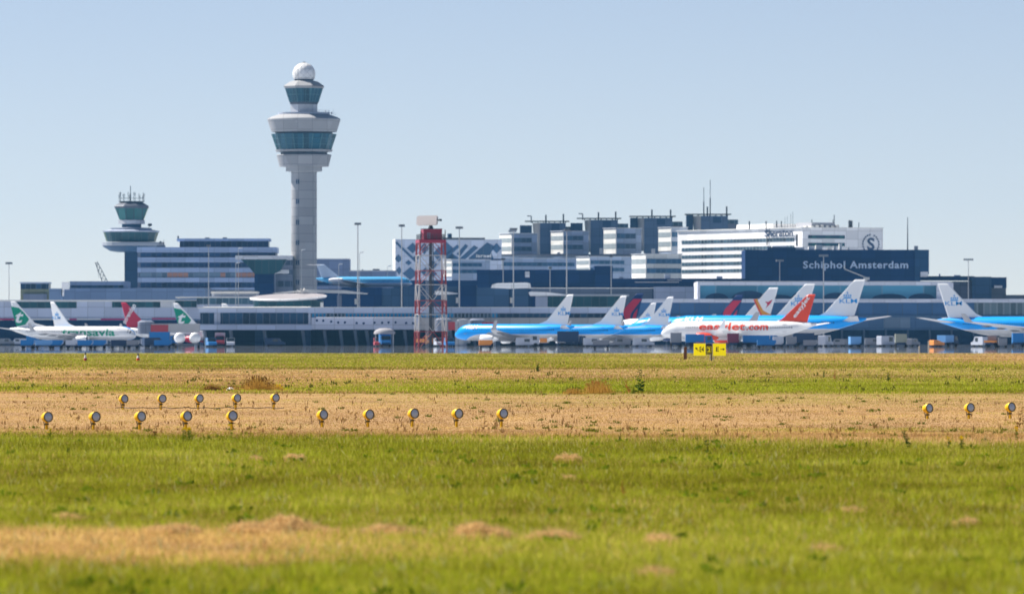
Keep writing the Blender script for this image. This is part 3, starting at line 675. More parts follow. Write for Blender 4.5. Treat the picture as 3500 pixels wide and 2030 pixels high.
class Jet:
    def __init__(s, kind, name, label, loc, rz, fus, wing_m, fin_m, eng_m, group=None, z=0.0, gear=True):
        S = s.S = SPEC[kind]; L, Rr, zc = S['L'], S['R'], S['zc']; s.L = L
        t = s.root = thing(name, label, 'airliner', (loc[0], loc[1], z), rz, group)
        n = 28
        rings = []
        for tt, rs, zo in PROF: rings.append([(L/2-tt*L, rs*Rr*math.cos(2*math.pi*i/n), zc+zo*Rr+rs*Rr*math.sin(2*math.pi*i/n)) for i in range(n)])
        s.fus = MB().loft(rings).build('fuselage', fus, t, smooth=True, angle=60)
        # cockpit windows
        b = MB()
        for a0, a1 in ((18, 36), (38, 56), (58, 76), (104, 122), (124, 142), (144, 162)):
            P = [s.surf(tt, a, .03) for tt, a in ((.031, a0), (.031, a1), (.052, a1), (.052, a0))]
            Q = [s.surf(tt, a, -.05) for tt, a in ((.031, a0), (.031, a1), (.052, a1), (.052, a0))]
            b.add(P+Q, [(0,1,2,3), (0,1,5,4), (1,2,6,5), (2,3,7,6), (3,0,4,7)])
        b.build('cockpit_window', black, t)
        for tt in (.11, .80):
            for sd in (1, -1):
                b = MB(); q = [s.side_y(L/2-L*(tt+d), zz, sd, .02) for d, zz in ((0, zc-.35), (0, zc+1.3), (.022, zc+1.3), (.022, zc-.35))]
                for p, r_ in zip(q, q[1:]+q[:1]): b.tube(p, r_, .05, n=4)
                b.build('door_outline', pl_grey, t)
        # wings
        xw = L/2-S['tw']*L; tanS = math.tan(R(S['sweep']))
        for sd in (1, -1):
            def sec(y, c, x, z, th): return [(x, y, z), (x-.3*c, y, z+th*c*.6), (x-.7*c, y, z+th*c*.35), (x-c, y, z), (x-.6*c, y, z-th*c*.3), (x-.25*c, y, z-th*c*.45)]
            y0, y1, y2 = .4*Rr, S['half']*.36, S['half']; zr = zc-.55*Rr; dih = .10
            ch = lambda y: S['c0']+(S['c1']-S['c0'])*((y-y0)/(y2-y0)) if y > y1 else S['c0']+(S['c1']-S['c0'])*((y-y0)/(y2-y0))+.9*(y1-y)/y1
            w = MB().loft([sec(sd*y, ch(y), xw-(y-y0)*tanS, zr+(y-y0)*dih, .13 if y == y0 else .11) for y in (y0, y1, y2)]).build('wing', wing_m, t, smooth=True, angle=35)
            xt, zt = xw-(y2-y0)*tanS, zr+(y2-y0)*dih; c = S['c1']; wl = {'twin': .3, 'bus': 1.9}.get(kind, 2.3); wq = .45 if kind == 'bus' else 1
            MB().loft([[(xt-.1, sd*y2, zt), (xt-.5*c, sd*(y2+.1), zt+.05), (xt-c, sd*y2, zt), (xt-.5*c, sd*(y2-.1), zt-.03)],
                       [(xt-.9*c, sd*(y2+.55), zt+wl), (xt-(.9+.2*wq)*c, sd*(y2+.6), zt+wl), (xt-(.9+.45*wq)*c, sd*(y2+.55), zt+wl), (xt-(.9+.2*wq)*c, sd*(y2+.5), zt+wl)]]).build('winglet', wing_m, w)
            for k in (.3, .5, .7):
                y = y2*k; x = xw-(y-y0)*tanS-ch(y)*.75; z_ = zr+(y-y0)*dih-.15
                MB().loft([[(x+q[0], sd*y+q[1]*.18, z_+q[2]+.25*math.sin(a)*q[1]) for a in (0, 1.57, 3.14, 4.71)] for q in ((1.2, .2, .0), (.2, 1, -.15), (-1.2, .9, -.2), (-2.2, .1, -.15))]).build('flap_fairing', wing_m, w)
        # tailplane
        tz = S['H']-.3 if kind == 'twin' else zc+.42*Rr
        ts = S['half']*.39; tx = -L/2+L*(.085 if kind != 'twin' else .035); tc = L*.085
        for sd in (1, -1):
            f = lambda y, c, x, z: [(x, sd*y, z), (x-.4*c, sd*y, z+.06*c), (x-c, sd*y, z), (x-.4*c, sd*y, z-.06*c)]
            MB().loft([f(.05 if kind == 'twin' else .15*Rr, tc, tx+.35*tc, tz), f(ts, tc*.42, tx+.35*tc-ts*.62, tz+ts*(.02 if kind == 'twin' else .12))]).build('tailplane', wing_m, t)
        # fin
        fr, ft = S['fin']; zt = zc+.93*Rr; xe = -L/2
        o = [(xe+.27*L, zt-.02*L+.1), (xe+(.055+fr)*L, zt+.9), (xe+(.0+ft)*L+.2, S['H']-.25), (xe+(.0+ft)*L-.3, S['H']), (xe+.2, S['H']), (xe+.06*L, zt-.5), (xe+.12*L, zt-1.0), (xe+.22*L, zt-.45)]
        if kind in ('small', 'long'): o[0] = (xe+.33*L, zt-.35)
        s.finpts = o; cx = sum(p[0] for p in o)/len(o); cz = sum(p[1] for p in o)/len(o)
        k = .93; inn = [(cx+(x-cx)*k, cz+(z_-cz)*k) for x, z_ in o]; m_ = len(o); b = MB()
        for sd in (1, -1):
            off = len(b.v)
            b.add([(x, 0, z_) for x, z_ in o]+[(x, sd*.17, z_) for x, z_ in inn], [tuple(range(m_, 2*m_))]+[(i, (i+1) % m_, (i+1) % m_+m_, i+m_) for i in range(m_)])
        s.fin = b.build('fin', fin_m, t)
        # engines
        if S['eng']:
            ey, ez, er, el, ex = S['eng']; x0 = L/2-ex*L
            for sd in (1, -1):
                ring = lambda x, r: [(x0-x, sd*ey+r*math.cos(2*math.pi*i/20), ez+r*math.sin(2*math.pi*i/20)) for i in range(20)]
                e = MB().loft([ring(.5, er*.80), ring(.05, er*.86), ring(0, er*.92), ring(.08, er*.98), ring(.35*el, er*1.03), ring(.7*el, er*.9), ring(el*.82, er*.72), ring(el*.82, er*.5), ring(el, er*.42), ring(el*1.15, er*.15)]).build('engine', eng_m, t, smooth=True, angle=50)
                MB().loft([ring(.45, er*.82), ring(.46, .05)]).build('fan', dksteel, e)
                MB().loft([ring(.06, er*.84), ring(-.02, er*.92), ring(.1, er*1.0), ring(.14, er*.99)], cap=False).build('intake_lip', metal_lip, e)
                MB().prism([(x0-.9, ez+er*.85), (x0-el*.5, ez+er*1.5), (x0-el*1.5, ez+er*1.5), (x0-el, ez+er*.5)], sd*ey-.18, sd*ey+.18).build('pylon', wing_m, e)
        else:
            for sd in (1, -1):
                x0 = -L/2+.30*L; ey, ez, er, el = sd*(Rr+.95), zc+.5, .85, 4.6
                ring = lambda x, r: [(x0-x, ey+r*math.cos(2*math.pi*i/16), ez+r*math.sin(2*math.pi*i/16)) for i in range(16)]
                e = MB().loft([ring(.4, er*.7), ring(0, er*.88), ring(.3*el, er), ring(.7*el, er*.95), ring(el, er*.6)]).build('engine', eng_m, t, smooth=True, angle=50)
                MB().box(x0-el*.8, x0-.8, min(ey, 0), max(ey, 0), ez-.15, ez+.15).build('pylon', eng_m, e)
        if gear:
            for gxx, gy, wr in ((L/2-.12*L, 0, .42), (-.06*L+.02*L, S['half']*.165, .55), (-.06*L+.02*L, -S['half']*.165, .55)):
                b = MB().tube((gxx, gy, wr), (gxx, gy, zc-.7*Rr), .16, n=8); b.tube((gxx+.9, gy, zc-.8*Rr), (gxx, gy, wr*1.6), .08)
                g = b.build('landing_gear', pl_grey, t)
                for dy in (-.36, .36):
                    MB().tube((gxx, gy+dy-.15, wr), (gxx, gy+dy+.15, wr), wr, n=16).build('wheel', tyre, g)
        MB().loft([[(x, y*Rr*.9, zc-Rr*1.03+q) for y, q in ((-.8, .5), (-.5, dz), (.5, dz), (.8, .5))] for x, dz in ((xw+1.5, .45), (xw-1, -.18), (xw-S['c0'], -.18), (xw-S['c0']-2.5, .45))]).build('belly_fairing', wing_m, t)
    def rt(s, x):
        tt = min(max((s.L/2-x)/s.L, 0), 1); ts = [p[0] for p in PROF]
        return np.interp(tt, ts, [p[1] for p in PROF])*s.S['R'], s.S['zc']+np.interp(tt, ts, [p[2] for p in PROF])*s.S['R']
    def surf(s, tt, a, out=0.0):
        x = s.L/2-tt*s.L; r, c = s.rt(x); r += out; return (x, r*math.cos(R(a)), c+r*math.sin(R(a)))
    def side_y(s, x, z, sd, out=.03):
        r, c = s.rt(x); q = max(r*r-(z-c)**2, .01); return (x, sd*(math.sqrt(q)+out), z)
    def fus_text(s, body, x_nose_end, width, zb, zt, m, sides=(1, -1), shear=0.0, label=None):
        vs, fs = text_geo(body, shear)
        for sd in sides:
            bm = bmesh.new(); vv = [bm.verts.new((a, b, 0)) for a, b in vs]
            for f in fs:
                try: bm.faces.new([vv[i] for i in f])
                except ValueError: pass
            for k in range(-3, 16):
                g = bm.verts[:]+bm.edges[:]+bm.faces[:]; bmesh.ops.bisect_plane(bm, geom=g, plane_co=(0, k*.1+.05, 0), plane_no=(0, 1, 0))
            bm.verts.index_update(); P = [];
            for v in bm.verts:
                a = v.co.x; x = x_nose_end-width*a if sd > 0 else x_nose_end-width*(1-a)
                P.append(s.side_y(x, zb+(zt-zb)*v.co.y, sd, .04))
            b = MB().add(P, [tuple(v.index for v in f.verts) for f in bm.faces]); bm.free()
            b.build('lettering', m, s.root)
    def fin_text(s, body, cx, cz, w, h, m, ang=0.0, shear=0.0, name='lettering', bold=.022):
        """raised letters on both faces of the fin, centred on (cx, cz); ang tilts the baseline towards the tip"""
        vs, fs = text_geo(body, shear, 1.0, bold); b = MB()
        for sd in (1, -1):
            P = []
            for a, q in vs:
                u, v = (a-.5)*w, (q-.5)*h; th = R(ang)
                if sd < 0: du = u*math.cos(-th)-v*math.sin(-th); dv = u*math.sin(-th)+v*math.cos(-th); P.append((cx+du, sd*.20, cz+dv))
                else: du = u*math.cos(th)-v*math.sin(th); dv = u*math.sin(th)+v*math.cos(th); P.append((cx-du, sd*.20, cz+dv))
            b.add(P, fs)
        return b.build(name, m, s.fin)
    def fin_panel(s, pts, m, name='fin_panel', th=.185): return MB().prism(pts, -th, th).build(name, m, s.fin)
    def crown(s, cx, cz, w, m):
        b = MB(); r = w*.10
        for dx in (-.36, -.12, .12, .36):
            b.prism([(cx+dx*w+r*math.cos(a*R(45)), cz+r*math.sin(a*R(45))) for a in range(8)], -.2, .2)
        b.prism([(cx-.42*w, cz-.16*w), (cx+.42*w, cz-.16*w), (cx+.46*w, cz-.30*w), (cx-.46*w, cz-.30*w)], -.2, .2)
        b.box(cx-.03*w, cx+.03*w, -.2, .2, cz+.12*w, cz+.42*w); b.box(cx-.11*w, cx+.11*w, -.2, .2, cz+.22*w, cz+.29*w)
        b.build('crown_emblem', m, s.fin)
    def place(s, px_tip, ytip, psi, Y=None, ztip=None):
        """put the rear corner of the fin tip at a photo column; psi = heading angle"""
        ht = s.S['H'] if ztip is None else ztip
        Yt = (ht-H)*F/(HZ-ytip) if Y is None else Y
        xl = -s.L/2+.2; a = R(psi)
        s.root.rotation_euler[2] = a; s.root.location = (gx(px_tip, Yt)-xl*math.cos(a), Yt-xl*math.sin(a), s.root.location[2]); return s

def klm(kind, label):
    S = SPEC[kind]; zc, Rr, L = S['zc'], S['R'], S['L']
    fp = paint('blue_over_grey_'+kind, (.0, .33, .88), (.50, .49, .49), (.6, .62, .66), .055*3.4/zc*(.5 if kind == 'wide' else 1), zc-.30*Rr, Rr, L, zc)
    j = Jet(kind, 'airliner', label, (0, 0), 0, fp, pl_grey, pl_white, pl_white, 'parked blue and white airliners')
    big = kind == 'wide'; zl = zc+Rr+(S['H']-zc-Rr)*(.40 if big else .36); xc = -L/2+(.085*L if big else .083*L)
    w = 5.0 if big else 3.1; h = 1.15 if big else .85
    j.fin_text('KLM', xc, zl, w, h, pl_mid, bold=.004)
    j.crown(xc+w*.05, zl+h*1.25, w*.5, pl_mid)
    j.fus_text('KLM', L/2-.13*L, .085*L, zc+.42*Rr, zc+.42*Rr+.45*Rr, pl_white)
    return j
AWAY, TOWARD = 149, -23
a = klm('small', 'blue and white jet nearest the red lattice tower, nose pointing left').place(1960, 1006, AWAY)
def again(label, px, Y, psi=AWAY):
    c = copy_tree(a.root); c['label'] = label; xl = -a.L/2+.2; r = R(psi)
    c.rotation_euler[2] = r; c.location = (gx(px, Y)-xl*math.cos(r), Y-xl*math.sin(r), 0); return c
again('blue and white jet with a crimson fin right behind its tail', 2142, 1765)
again('blue and white jet whose tail stands just left of the orange lettered white jet', 2302, 1808)
again('blue and white jet far behind, small pale tail showing', 2243, 2100)
again('blue and white jet hidden behind the green lettered jet, only tail showing', 172, 2050, -40)
wd = klm('wide', 'large blue widebody jet whose big tail stands right of the orange fin').place(2958, 955, 154)
def again_w(label, px, Y, psi):
    c = copy_tree(wd.root); c['label'] = label; xl = -wd.L/2+.2; r = R(psi)
    c.rotation_euler[2] = r; c.location = (gx(px, Y)-xl*math.cos(r), Y-xl*math.sin(r), 0); return c
again_w('large blue widebody jet with its tail partly covered by the orange fin', 2786, 2010, 154)
again_w('large blue widebody jet cut off by the right edge, tail at left, nose pointing right', 3204, 1994, -22)

def green_jet(label):
    S = SPEC['long']; L, zc = S['L'], S['zc']
    j = Jet('long', 'airliner', label, (0, 0), 0, paint('white_over_pale_grey', (.80, .80, .80), (.52, .52, .54), None, 0, zc-.5*1.98, 1.98, L, zc), pl_grey, pl_white, pl_white, 'green tailed white airliners')
    xe = -L/2
    j.fin_panel([(xe+.4, 11.0), (xe+2.9, 10.6), (xe+4.6, 9.2), (xe+6.2, 7.4), (xe+5.0, 5.9), (xe+2.2, 5.3), (xe+1.4, 7.6)], pl_green, 'green_panel')
    j.fin_text('t', xe+3.1, 8.2, 2.6, 3.4, pl_white, 0, .25)
    return j
tr = green_jet('white jet with green lettering parked at far left, nose pointing right'); tr.place(36, 1029, TOWARD)
tr.fus_text('transavia', tr.L/2-5.6, 16.6, 2.75, 4.75, pl_green)
c = copy_tree(tr.root); c['label'] = 'white jet with green tail half hidden by the jet bridge beside the passenger pier'
r_ = R(TOWARD); xl = -tr.L/2+.2; c.location = (gx(592, 2110)-xl*math.cos(r_), 2110-xl*math.sin(r_), 0)
j = Jet('long', 'airliner', 'jet with a slim crimson tail standing between two green tails', (0, 0), 0, MATS['white_over_pale_grey'], pl_grey, pl_redt, pl_redt)
j.fin_text('corendon', -j.L/2+2.75, 9.2, 6.4, 1.45, pl_white, -58)
j.place(414, 1026, TOWARD, 2075)
j = Jet('long', 'airliner', 'jet of which only a small white tail tip shows over the passenger pier roof', (0, 0), 0, MATS['white_over_pale_grey'], pl_grey, pl_white, pl_white)
j.place(757, 1030, TOWARD, 2140)

ej = Jet('bus', 'airliner', 'white jet with orange lettering, orange fin and orange engine, nose pointing left', (0, 0), 0,
         paint('white_over_white', (.80, .80, .80), (.66, .66, .67), None, 0, SPEC['bus']['zc']-1.3, 2.05, 37.6, SPEC['bus']['zc']), pl_white, pl_orange, pl_orange)
ej.place(2787, 1006, 157)
ej.fus_text('easyJet', ej.L/2-10.0, 11.2, 3.8, 5.5, pl_orange)
ej.fus_text('.com', ej.L/2-21.5, 5.2, 3.8, 5.4, pl_orange)
ej.fin_text('easyJet', -ej.L/2+3.6, 9.0, 5.8, .95, pl_white, 52)

def delta(label, px, ytip, kind='mid', Y=None):
    S = SPEC[kind]; L = S['L']; j = Jet(kind, 'airliner', label, (0, 0), 0, paint('plain_white_'+kind, (.8, .8, .8), (.5, .5, .52), None, 0, S['zc']-1.4, S['R'], L, S['zc']), pl_grey, pl_dblue, pl_dblue, 'crimson and blue tailed airliners')
    xe = -L/2; z0 = S['zc']+S['R']; h = S['H']-z0
    P = lambda u, v: (xe+u*L, z0+v*h)
    j.fin_panel([P(.015, .80), P(.075, .80), P(.135, .48), P(.15, .30), P(.13, .02), P(.105, .02), P(.09, .30), P(.06, .50)], pl_redt, 'crimson_panel')
    j.fin_panel([P(.045, .46), P(.075, .25), P(.085, .02), P(.06, .02)], pl_redt, 'crimson_panel')
    j.place(px, ytip, AWAY, Y); return j
delta('jet showing only a crimson and dark blue fin behind the second blue jet', 2200, 1003, 'mid', 2195)
delta('jet with a crimson and dark blue fin behind the orange lettered jet', 2540, 1003, 'mid', 2280)
S = SPEC['wide']; j = Jet('wide', 'airliner', 'jet with a white fin bearing an orange swoosh and small dark red bird', (0, 0), 0, paint('plain_white_wide', (.8, .8, .8), (.5, .5, .52), None, 0, S['zc']-1.4, S['R'], S['L'], S['zc']), pl_grey, pl_white, pl_white)
xe = -j.L/2; z0 = S['zc']+S['R']; h = S['H']-z0; P = lambda u, v: (xe+u*j.L, z0+v*h)
j.fin_panel([P(.138, .62), P(.128, .64), P(.09, .26), P(.045, .12), P(.05, -.06), P(.075, -.06), P(.10, .16)], mat('amber_paint', (.75, .30, .02), .4), 'swoosh')
j.fin_panel([P(.148, .62), P(.138, .62), P(.10, .16), P(.078, -.05), P(.09, -.05), P(.11, .14)], pl_orange, 'swoosh')
j.fin_panel([P(.035, .62), P(.06, .53), P(.08, .55), P(.065, .46), P(.075, .33), P(.055, .44), P(.045, .50)], pl_redt, 'bird_emblem')
j.place(2660, 978, AWAY, 2150)

fk = Jet('twin', 'airliner', 'small blue T-tailed jet displayed on the terminal roof left of the red lattice tower', (0, 0), 0,
         paint('blue_over_blue', (.10, .42, .72), (.45, .50, .58), (.7, .72, .75), 0.0, 2.2, 1.65, 32.5, 2.75), pl_grey, mat('fin_blue_white', (.45, .55, .70), .4), pl_white)
Yk = 2330.0; zk = gz(984, Yk)-.8; fk.root.location[2] = zk
fk.place(1082, 940, -14, Yk); fk.root.location[2] = zk
B = Bld('roof_terrace', 'flat roof terrace carrying the small displayed jet', 'roof terrace', 1240, 2310)
B.rects('deck', navy, [(1085, 1420, 988, None, -2, 45)])

# ------------------------------------------------------------------ vehicles on the apron
v_blue = mat('vehicle_blue', (.02, .16, .42), .35, var=.06, scale=.8); v_lblue = mat('vehicle_light_blue', (.14, .32, .60), .35, var=.06, scale=.8)
v_white_shaded = mat('vehicle_white_shaded', (.42, .45, .52), .35, var=.06, scale=.8); v_grey = mat('vehicle_grey', (.20, .21, .24), .45, var=.1, scale=.8)  # white dimmed to blue grey: apron shade put into the paint
v_red = mat('vehicle_red', (.40, .05, .06), .4, var=.06, scale=.8); v_oran = mat('vehicle_orange', (.75, .28, .06), .45, var=.06, scale=.8)
v_dark = mat('vehicle_dark_blue', (.02, .04, .09), .4, var=.1, scale=.8); v_glass = mat('vehicle_glass', (.02, .03, .04), .1, spec=.6)
def wheels(t, xs, w, r=.45):
    for x in xs:
        for sd in (1, -1):
            MB().tube((x, sd*(w-.26), r), (x, sd*w, r), r, n=14).build('wheel', tyre, t)
def box_truck(label, px, Y, body, cab, rz, L=6.5, h=3.2, lift=0.0, group='service vehicles on the apron'):
    t = thing('box_truck', label, 'truck', (gx(px, Y), Y, 0), R(rz), group)
    MB().box(-L/2, L/2-1.9, -1.2, 1.2, 1.0+lift, h+lift).build('cargo_box', body, t)
    if lift:
        b = MB()
        for sd in (-1, 1): b.tube((-L/2+.4, sd*.9, 1.0), (L/2-2.4, sd*.9, 1.0+lift), .1); b.tube((L/2-2.4, sd*.9, 1.0), (-L/2+.4, sd*.9, 1.0+lift), .1)
        b.build('scissor_lift', steel, t)
    MB().box(-L/2, L/2, -.9, .9, .5, .95).build('chassis', v_dark, t)
    c = MB().prism([(L/2-1.75, .6), (L/2, .6), (L/2, 1.5), (L/2-.35, 2.5), (L/2-1.75, 2.5)], -1.1, 1.1).build('cab', cab, t)
    MB().prism([(L/2+.01, 1.52), (L/2-.33, 2.42), (L/2-.30, 2.44), (L/2+.04, 1.54)], -.98, .98).build('windscreen', v_glass, c)
    for sd in (-1, 1): MB().box(L/2-1.3, L/2-.4, sd*1.1-.02, sd*1.1+.02, 1.5, 2.3).build('side_window', v_glass, c)
    wheels(t, (-L/2+1.2, L/2-1.0), 1.15); return t
def van(label, px, Y, col, rz, L=4.8, h=2.0, group='service vehicles on the apron'):
    t = thing('van', label, 'van', (gx(px, Y), Y, 0), R(rz), group)
    MB().prism([(-L/2, .4), (L/2, .4), (L/2, 1.0), (L/2-.9, 1.15), (L/2-1.6, h), (-L/2+.1, h), (-L/2, h-.3)], -.92, .92).build('body', col, t)
    MB().prism([(L/2-.93, 1.2), (L/2-1.57, h-.06), (L/2-1.52, h-.03), (L/2-.87, 1.22)], -.82, .82).build('windscreen', v_glass, t)
    for sd in (-1, 1): MB().box(L/2-2.9, L/2-1.7, sd*.92-.02, sd*.92+.02, 1.15, h-.25).build('side_window', v_glass, t)
    wheels(t, (-L/2+.9, L/2-.95), .9, .36); return t
def uld(label, px, Y, col, rz, w=2.2, h=2.25, group='baggage containers on the apron'):
    t = thing('container_dolly', label, 'container', (gx(px, Y), Y, 0), R(rz), group)
    MB().prism([(-w/2, .6 if h > 2 else .58), (w/2-.45, .6 if h > 2 else .58), (w/2, .95), (w/2, h), (-w/2, h)], -.75, .75).build('container', col, t)
    MB().box(-w/2-.1, w/2+.1, -.8, .8, .42, .57).tube((w/2, 0, .5), (w/2+.9, 0, .4), .05).build('dolly', v_dark, t)
    wheels(t, (-w/2+.35, w/2-.35), .75, .22); return t
def tank(label, px, Y, rz):
    t = thing('tank_trailer', label, 'trailer', (gx(px, Y), Y, 0), R(rz))
    for sd in (-1, 1):
        for zz in (1.9,):
            rr = [[(x, sd*1.45+r*math.cos(i*math.pi/8), zz+r*math.sin(i*math.pi/8)) for i in range(16)] for x, r in ((-2.5, .1), (-2.4, .7), (-2.0, 1.05), (2.0, 1.05), (2.4, .7), (2.5, .1))]
            MB().loft(rr).build('tank', mat('polished_white', (.85, .85, .85), .15, spec=.8), t, smooth=True, angle=60)
    MB().box(-2.4, 2.4, -2.2, 2.2, .6, .8).tube((2.4, 0, .7), (3.6, 0, .7), .08).build('frame', v_grey, t); wheels(t, (-1.6, 1.6), 2.3, .45); return t
van('grey van under the tail of the green lettered jet', 22, 2094, v_grey, 0); van('pale grey van beside the blue containers at far left', 62, 2094, v_white_shaded, 175)
box_truck('blue box truck under the rear of the green lettered jet', 120, 2060, v_blue, v_blue, 0, 5.0, 2.9)
box_truck('blue truck with light blue cargo box under the green lettered jet', 152, 2084, v_lblue, v_blue, 4, 4.6, 3.1)
uld('blue container on a dolly, right of the light blue truck', 196, 2072, v_blue, 0); uld('silver container with white side below the green lettering', 238, 2086, v_white_shaded, 0); uld('blue container right beside the silver one', 262, 2094, v_blue, 0)
box_truck('long blue truck below the white belly of the green lettered jet', 312, 2084, v_blue, v_blue, 0, 6.8, 2.6)
van('white van standing at the nose of the green lettered jet', 362, 2074, v_white_shaded, 90); box_truck('dark grey truck in front of the jet nose at left', 395, 2065, v_grey, v_dark, 180, 4.5, 2.6); van('grey van between dark truck and white van at left', 440, 2060, v_grey, 0, 4.2)
van('white van right below the red panel of the grey jet bridge', 492, 2064, v_white_shaded, 90)
box_truck('blue truck parked under the grey jet bridge with red panel', 560, 1640, v_blue, v_blue, 0, 6.6, 3.4); van('dark van left of the white double tank', 528, 1450, v_dark, 20)
tank('pair of shiny white round tanks on a trailer beside the passenger pier', 640, 1360, -86)
box_truck('white truck with red cab top under the left end of the passenger pier', 752, 1720, v_white_shaded, v_red, -88, 5.5, 3.3); van('white van under the pier, right of the truck with red top', 788, 1600, v_white_shaded, -88)
van('blue van under the left end of the passenger pier', 722, 1560, v_blue, -80); van('dark van deep under the passenger pier', 940, 1700, v_dark, 0)
t = box_truck('blue catering truck below the white dome under the pier', 1316, 1600, v_blue, v_blue, -84, 5.0, 2.8); van('red van left of the blue catering truck', 1292, 1620, v_red, -85, 3.6)
b = thing('canopy', 'pale rounded canopy standing over the blue catering truck', 'canopy', (gx(1314, 1620), 1620, 0))
MB().lathe([(2.45, 2.9), (2.4, 3.3), (2.0, 3.8), (1.2, 4.15), (.05, 4.25)], 20).build('dome', mat('canopy_grey', (.33, .32, .34), .8), b, smooth=True)
for sx in (-2, 2):
    for sy in (-1.2, 1.2): MB().tube((sx, sy, -.1), (sx, sy, 3.0), .08).build('leg', steel, b)
box_truck('orange truck at the foot of the red lattice tower', 1448, 1580, v_oran, v_oran, 0, 4.2, 1.8); van('white van behind the right leg of the lattice tower', 1500, 1640, v_white_shaded, -80); van('bright blue van right of the red lattice tower', 1535, 1600, v_blue, -80)
box_truck('orange loader in front of the second jet engine', 1842, 1480, v_oran, v_white_shaded, 180, 3.4, 1.9); van('white van below the tail of the nearest blue jet', 1800, 1560, v_white_shaded, 0)
box_truck('dark blue truck behind the second blue jet engine', 1955, 1690, v_dark, v_dark, 0, 7.0, 3.6); van('light grey van under the second blue jet', 2030, 1600, v_white_shaded, 0); van('grey van under the third blue jet', 2120, 1620, v_grey, 180); van('white van under the third blue jet tail', 2200, 1600, v_white_shaded, 0)
box_truck('grey truck left of the yellow sign', 2310, 1540, v_grey, v_grey, 90, 5, 3.1); box_truck('blue truck behind the yellow sign', 2390, 1560, v_blue, v_blue, 0, 6, 2.8)
box_truck('dark red truck right behind the yellow sign', 2505, 1500, mat('vehicle_maroon', (.16, .03, .06), .4), v_red, 90, 5, 2.9)
box_truck('long blue truck below the orange lettered jet', 2600, 1500, v_blue, v_blue, 0, 7.5, 2.5); uld('silver container below the tail of the orange lettered jet', 2660, 1480, v_white_shaded, 0); uld('pale container below the orange fin', 2705, 1530, v_grey, 0)
box_truck('dark blue truck under the tail of the large blue widebody', 2760, 1700, v_dark, v_dark, 0, 7, 3.2); van('white van under the large blue widebody tail', 2822, 1640, v_white_shaded, 64, 4.6, 2.6); van('pale van right of the white van under the widebody', 2866, 1700, v_grey, 150, 4.2, 1.8)
uld('light blue container standing alone right of the widebody', 2922, 1500, v_lblue, 15, 2.4); van('grey van in the dark undercroft at right', 2990, 1700, v_grey, 0); van('pale van left of the greenish truck at right', 3034, 1680, v_white_shaded, 35, 5.2, 2.5)
box_truck('grey truck with greenish box left of the white marker posts', 3078, 1500, mat('vehicle_khaki', (.26, .27, .22), .5), v_grey, 90, 5, 2.8); van('silver van right of the greenish truck', 3118, 1640, v_grey, 60, 4.4, 1.9)
van('small orange service car behind the white marker posts', 3202, 1560, v_oran, 30, 2.8, 1.5); box_truck('light blue truck right of the white marker posts', 3240, 1600, v_lblue, v_dark, 50, 5, 2.6)
van('white van under the wing of the right hand jet', 3350, 1620, v_white_shaded, 120, 4.8, 2.3); box_truck('orange loader under the right hand jet', 3392, 1500, v_oran, v_grey, 60, 3.2, 1.4); van('grey van under the right hand jet fuselage', 3425, 1500, v_grey, 90); box_truck('blue truck at the right edge under the jet', 3478, 1520, v_blue, v_blue, 90, 5, 3.0)

for k, (px, m, w_, lb) in enumerate(((96, v_blue, 2.4, 'low blue baggage cart, leftmost in the row before the green lettered jet'), (150, v_lblue, 3.0, 'low light blue baggage cart below the rear of the green lettered jet'), (195, v_blue, 2.2, 'low blue baggage cart right of the light blue cart'),
        (247, v_white_shaded, 2.2, 'low silver baggage cart below the green lettering'), (292, v_blue, 2.6, 'low blue baggage cart right of the silver cart'), (340, v_blue, 2.4, 'rightmost low blue cart before the green lettered jet'), (405, v_dark, 2.8, 'low dark cart below the nose of the green lettered jet'), (455, v_grey, 2.2, 'low grey cart right of the dark cart'), (556, v_blue, 3.0, 'low blue cart beneath the grey jet bridge'),
        (1660, v_oran, 2.4, 'low orange cart ahead of the nearest blue jet'), (2055, v_grey, 3.0, 'low grey cart under the third blue jet'), (2620, v_blue, 3.4, 'low blue cart below the orange lettered jet'), (2770, v_grey, 2.4, 'low grey cart left of the widebody tail'))):
    uld(lb, px, 1250+13*(k % 4), m, random.uniform(-8, 8), w_, 1.5)

# ------------------------------------------------------------------ jet bridges
def jet_bridge(label, x0, x1, yt, yb, Y, panel=None, pm=None):
    B = Bld('jet_bridge', label, 'jet bridge', (x0+x1)/2, Y, 'jet bridges')
    B.rects('tunnel', mat('jet_bridge_grey', (.42, .41, .41), .6), [(x0, x1, yt, yb, 0, 3.2)])
    if panel: B.rects('side_panel', pm, [(*panel, -.12, 0)])
    MB().lathe([(2.2, B.Z(yb)-.4), (2.2, B.Z(yt)+.4), (1.4, B.Z(yt)+.9)], 16, c=(B.X(x0), 1.6)).build('cab', midgrey, B.root, smooth=True)
    for px in (x0+12, x1-14): MB().tube((B.X(px), 1.6, 0), (B.X(px), 1.6, B.Z(yb)), .35, n=8).build('support_column', steel, B.root)
    return B
jet_bridge('grey jet bridge with red end panel left of the passenger pier', 498, 682, 1106, 1136, 1885, (502, 575, 1110, 1140), v_red)
jet_bridge('grey jet bridge with red panel right of the red lattice tower', 1515, 1606, 1098, 1128, 1890, (1525, 1560, 1100, 1128), v_red)
jet_bridge('low red jet bridge top showing above the nearest blue jet', 1630, 1705, 1100, 1122, 1892, (1634, 1702, 1101, 1120), v_red)
B = Bld('stair_tower', 'grey rounded stair tower touching the nose of the nearest blue jet', 'stair tower', 1583, 1880)
MB().lathe([(1.6, -.2), (1.6, B.Z(1092)), (.2, B.Z(1090))], 16).build('wall', mat('stair_tower_grey', (.32, .33, .36), .5), B.root, smooth=True)
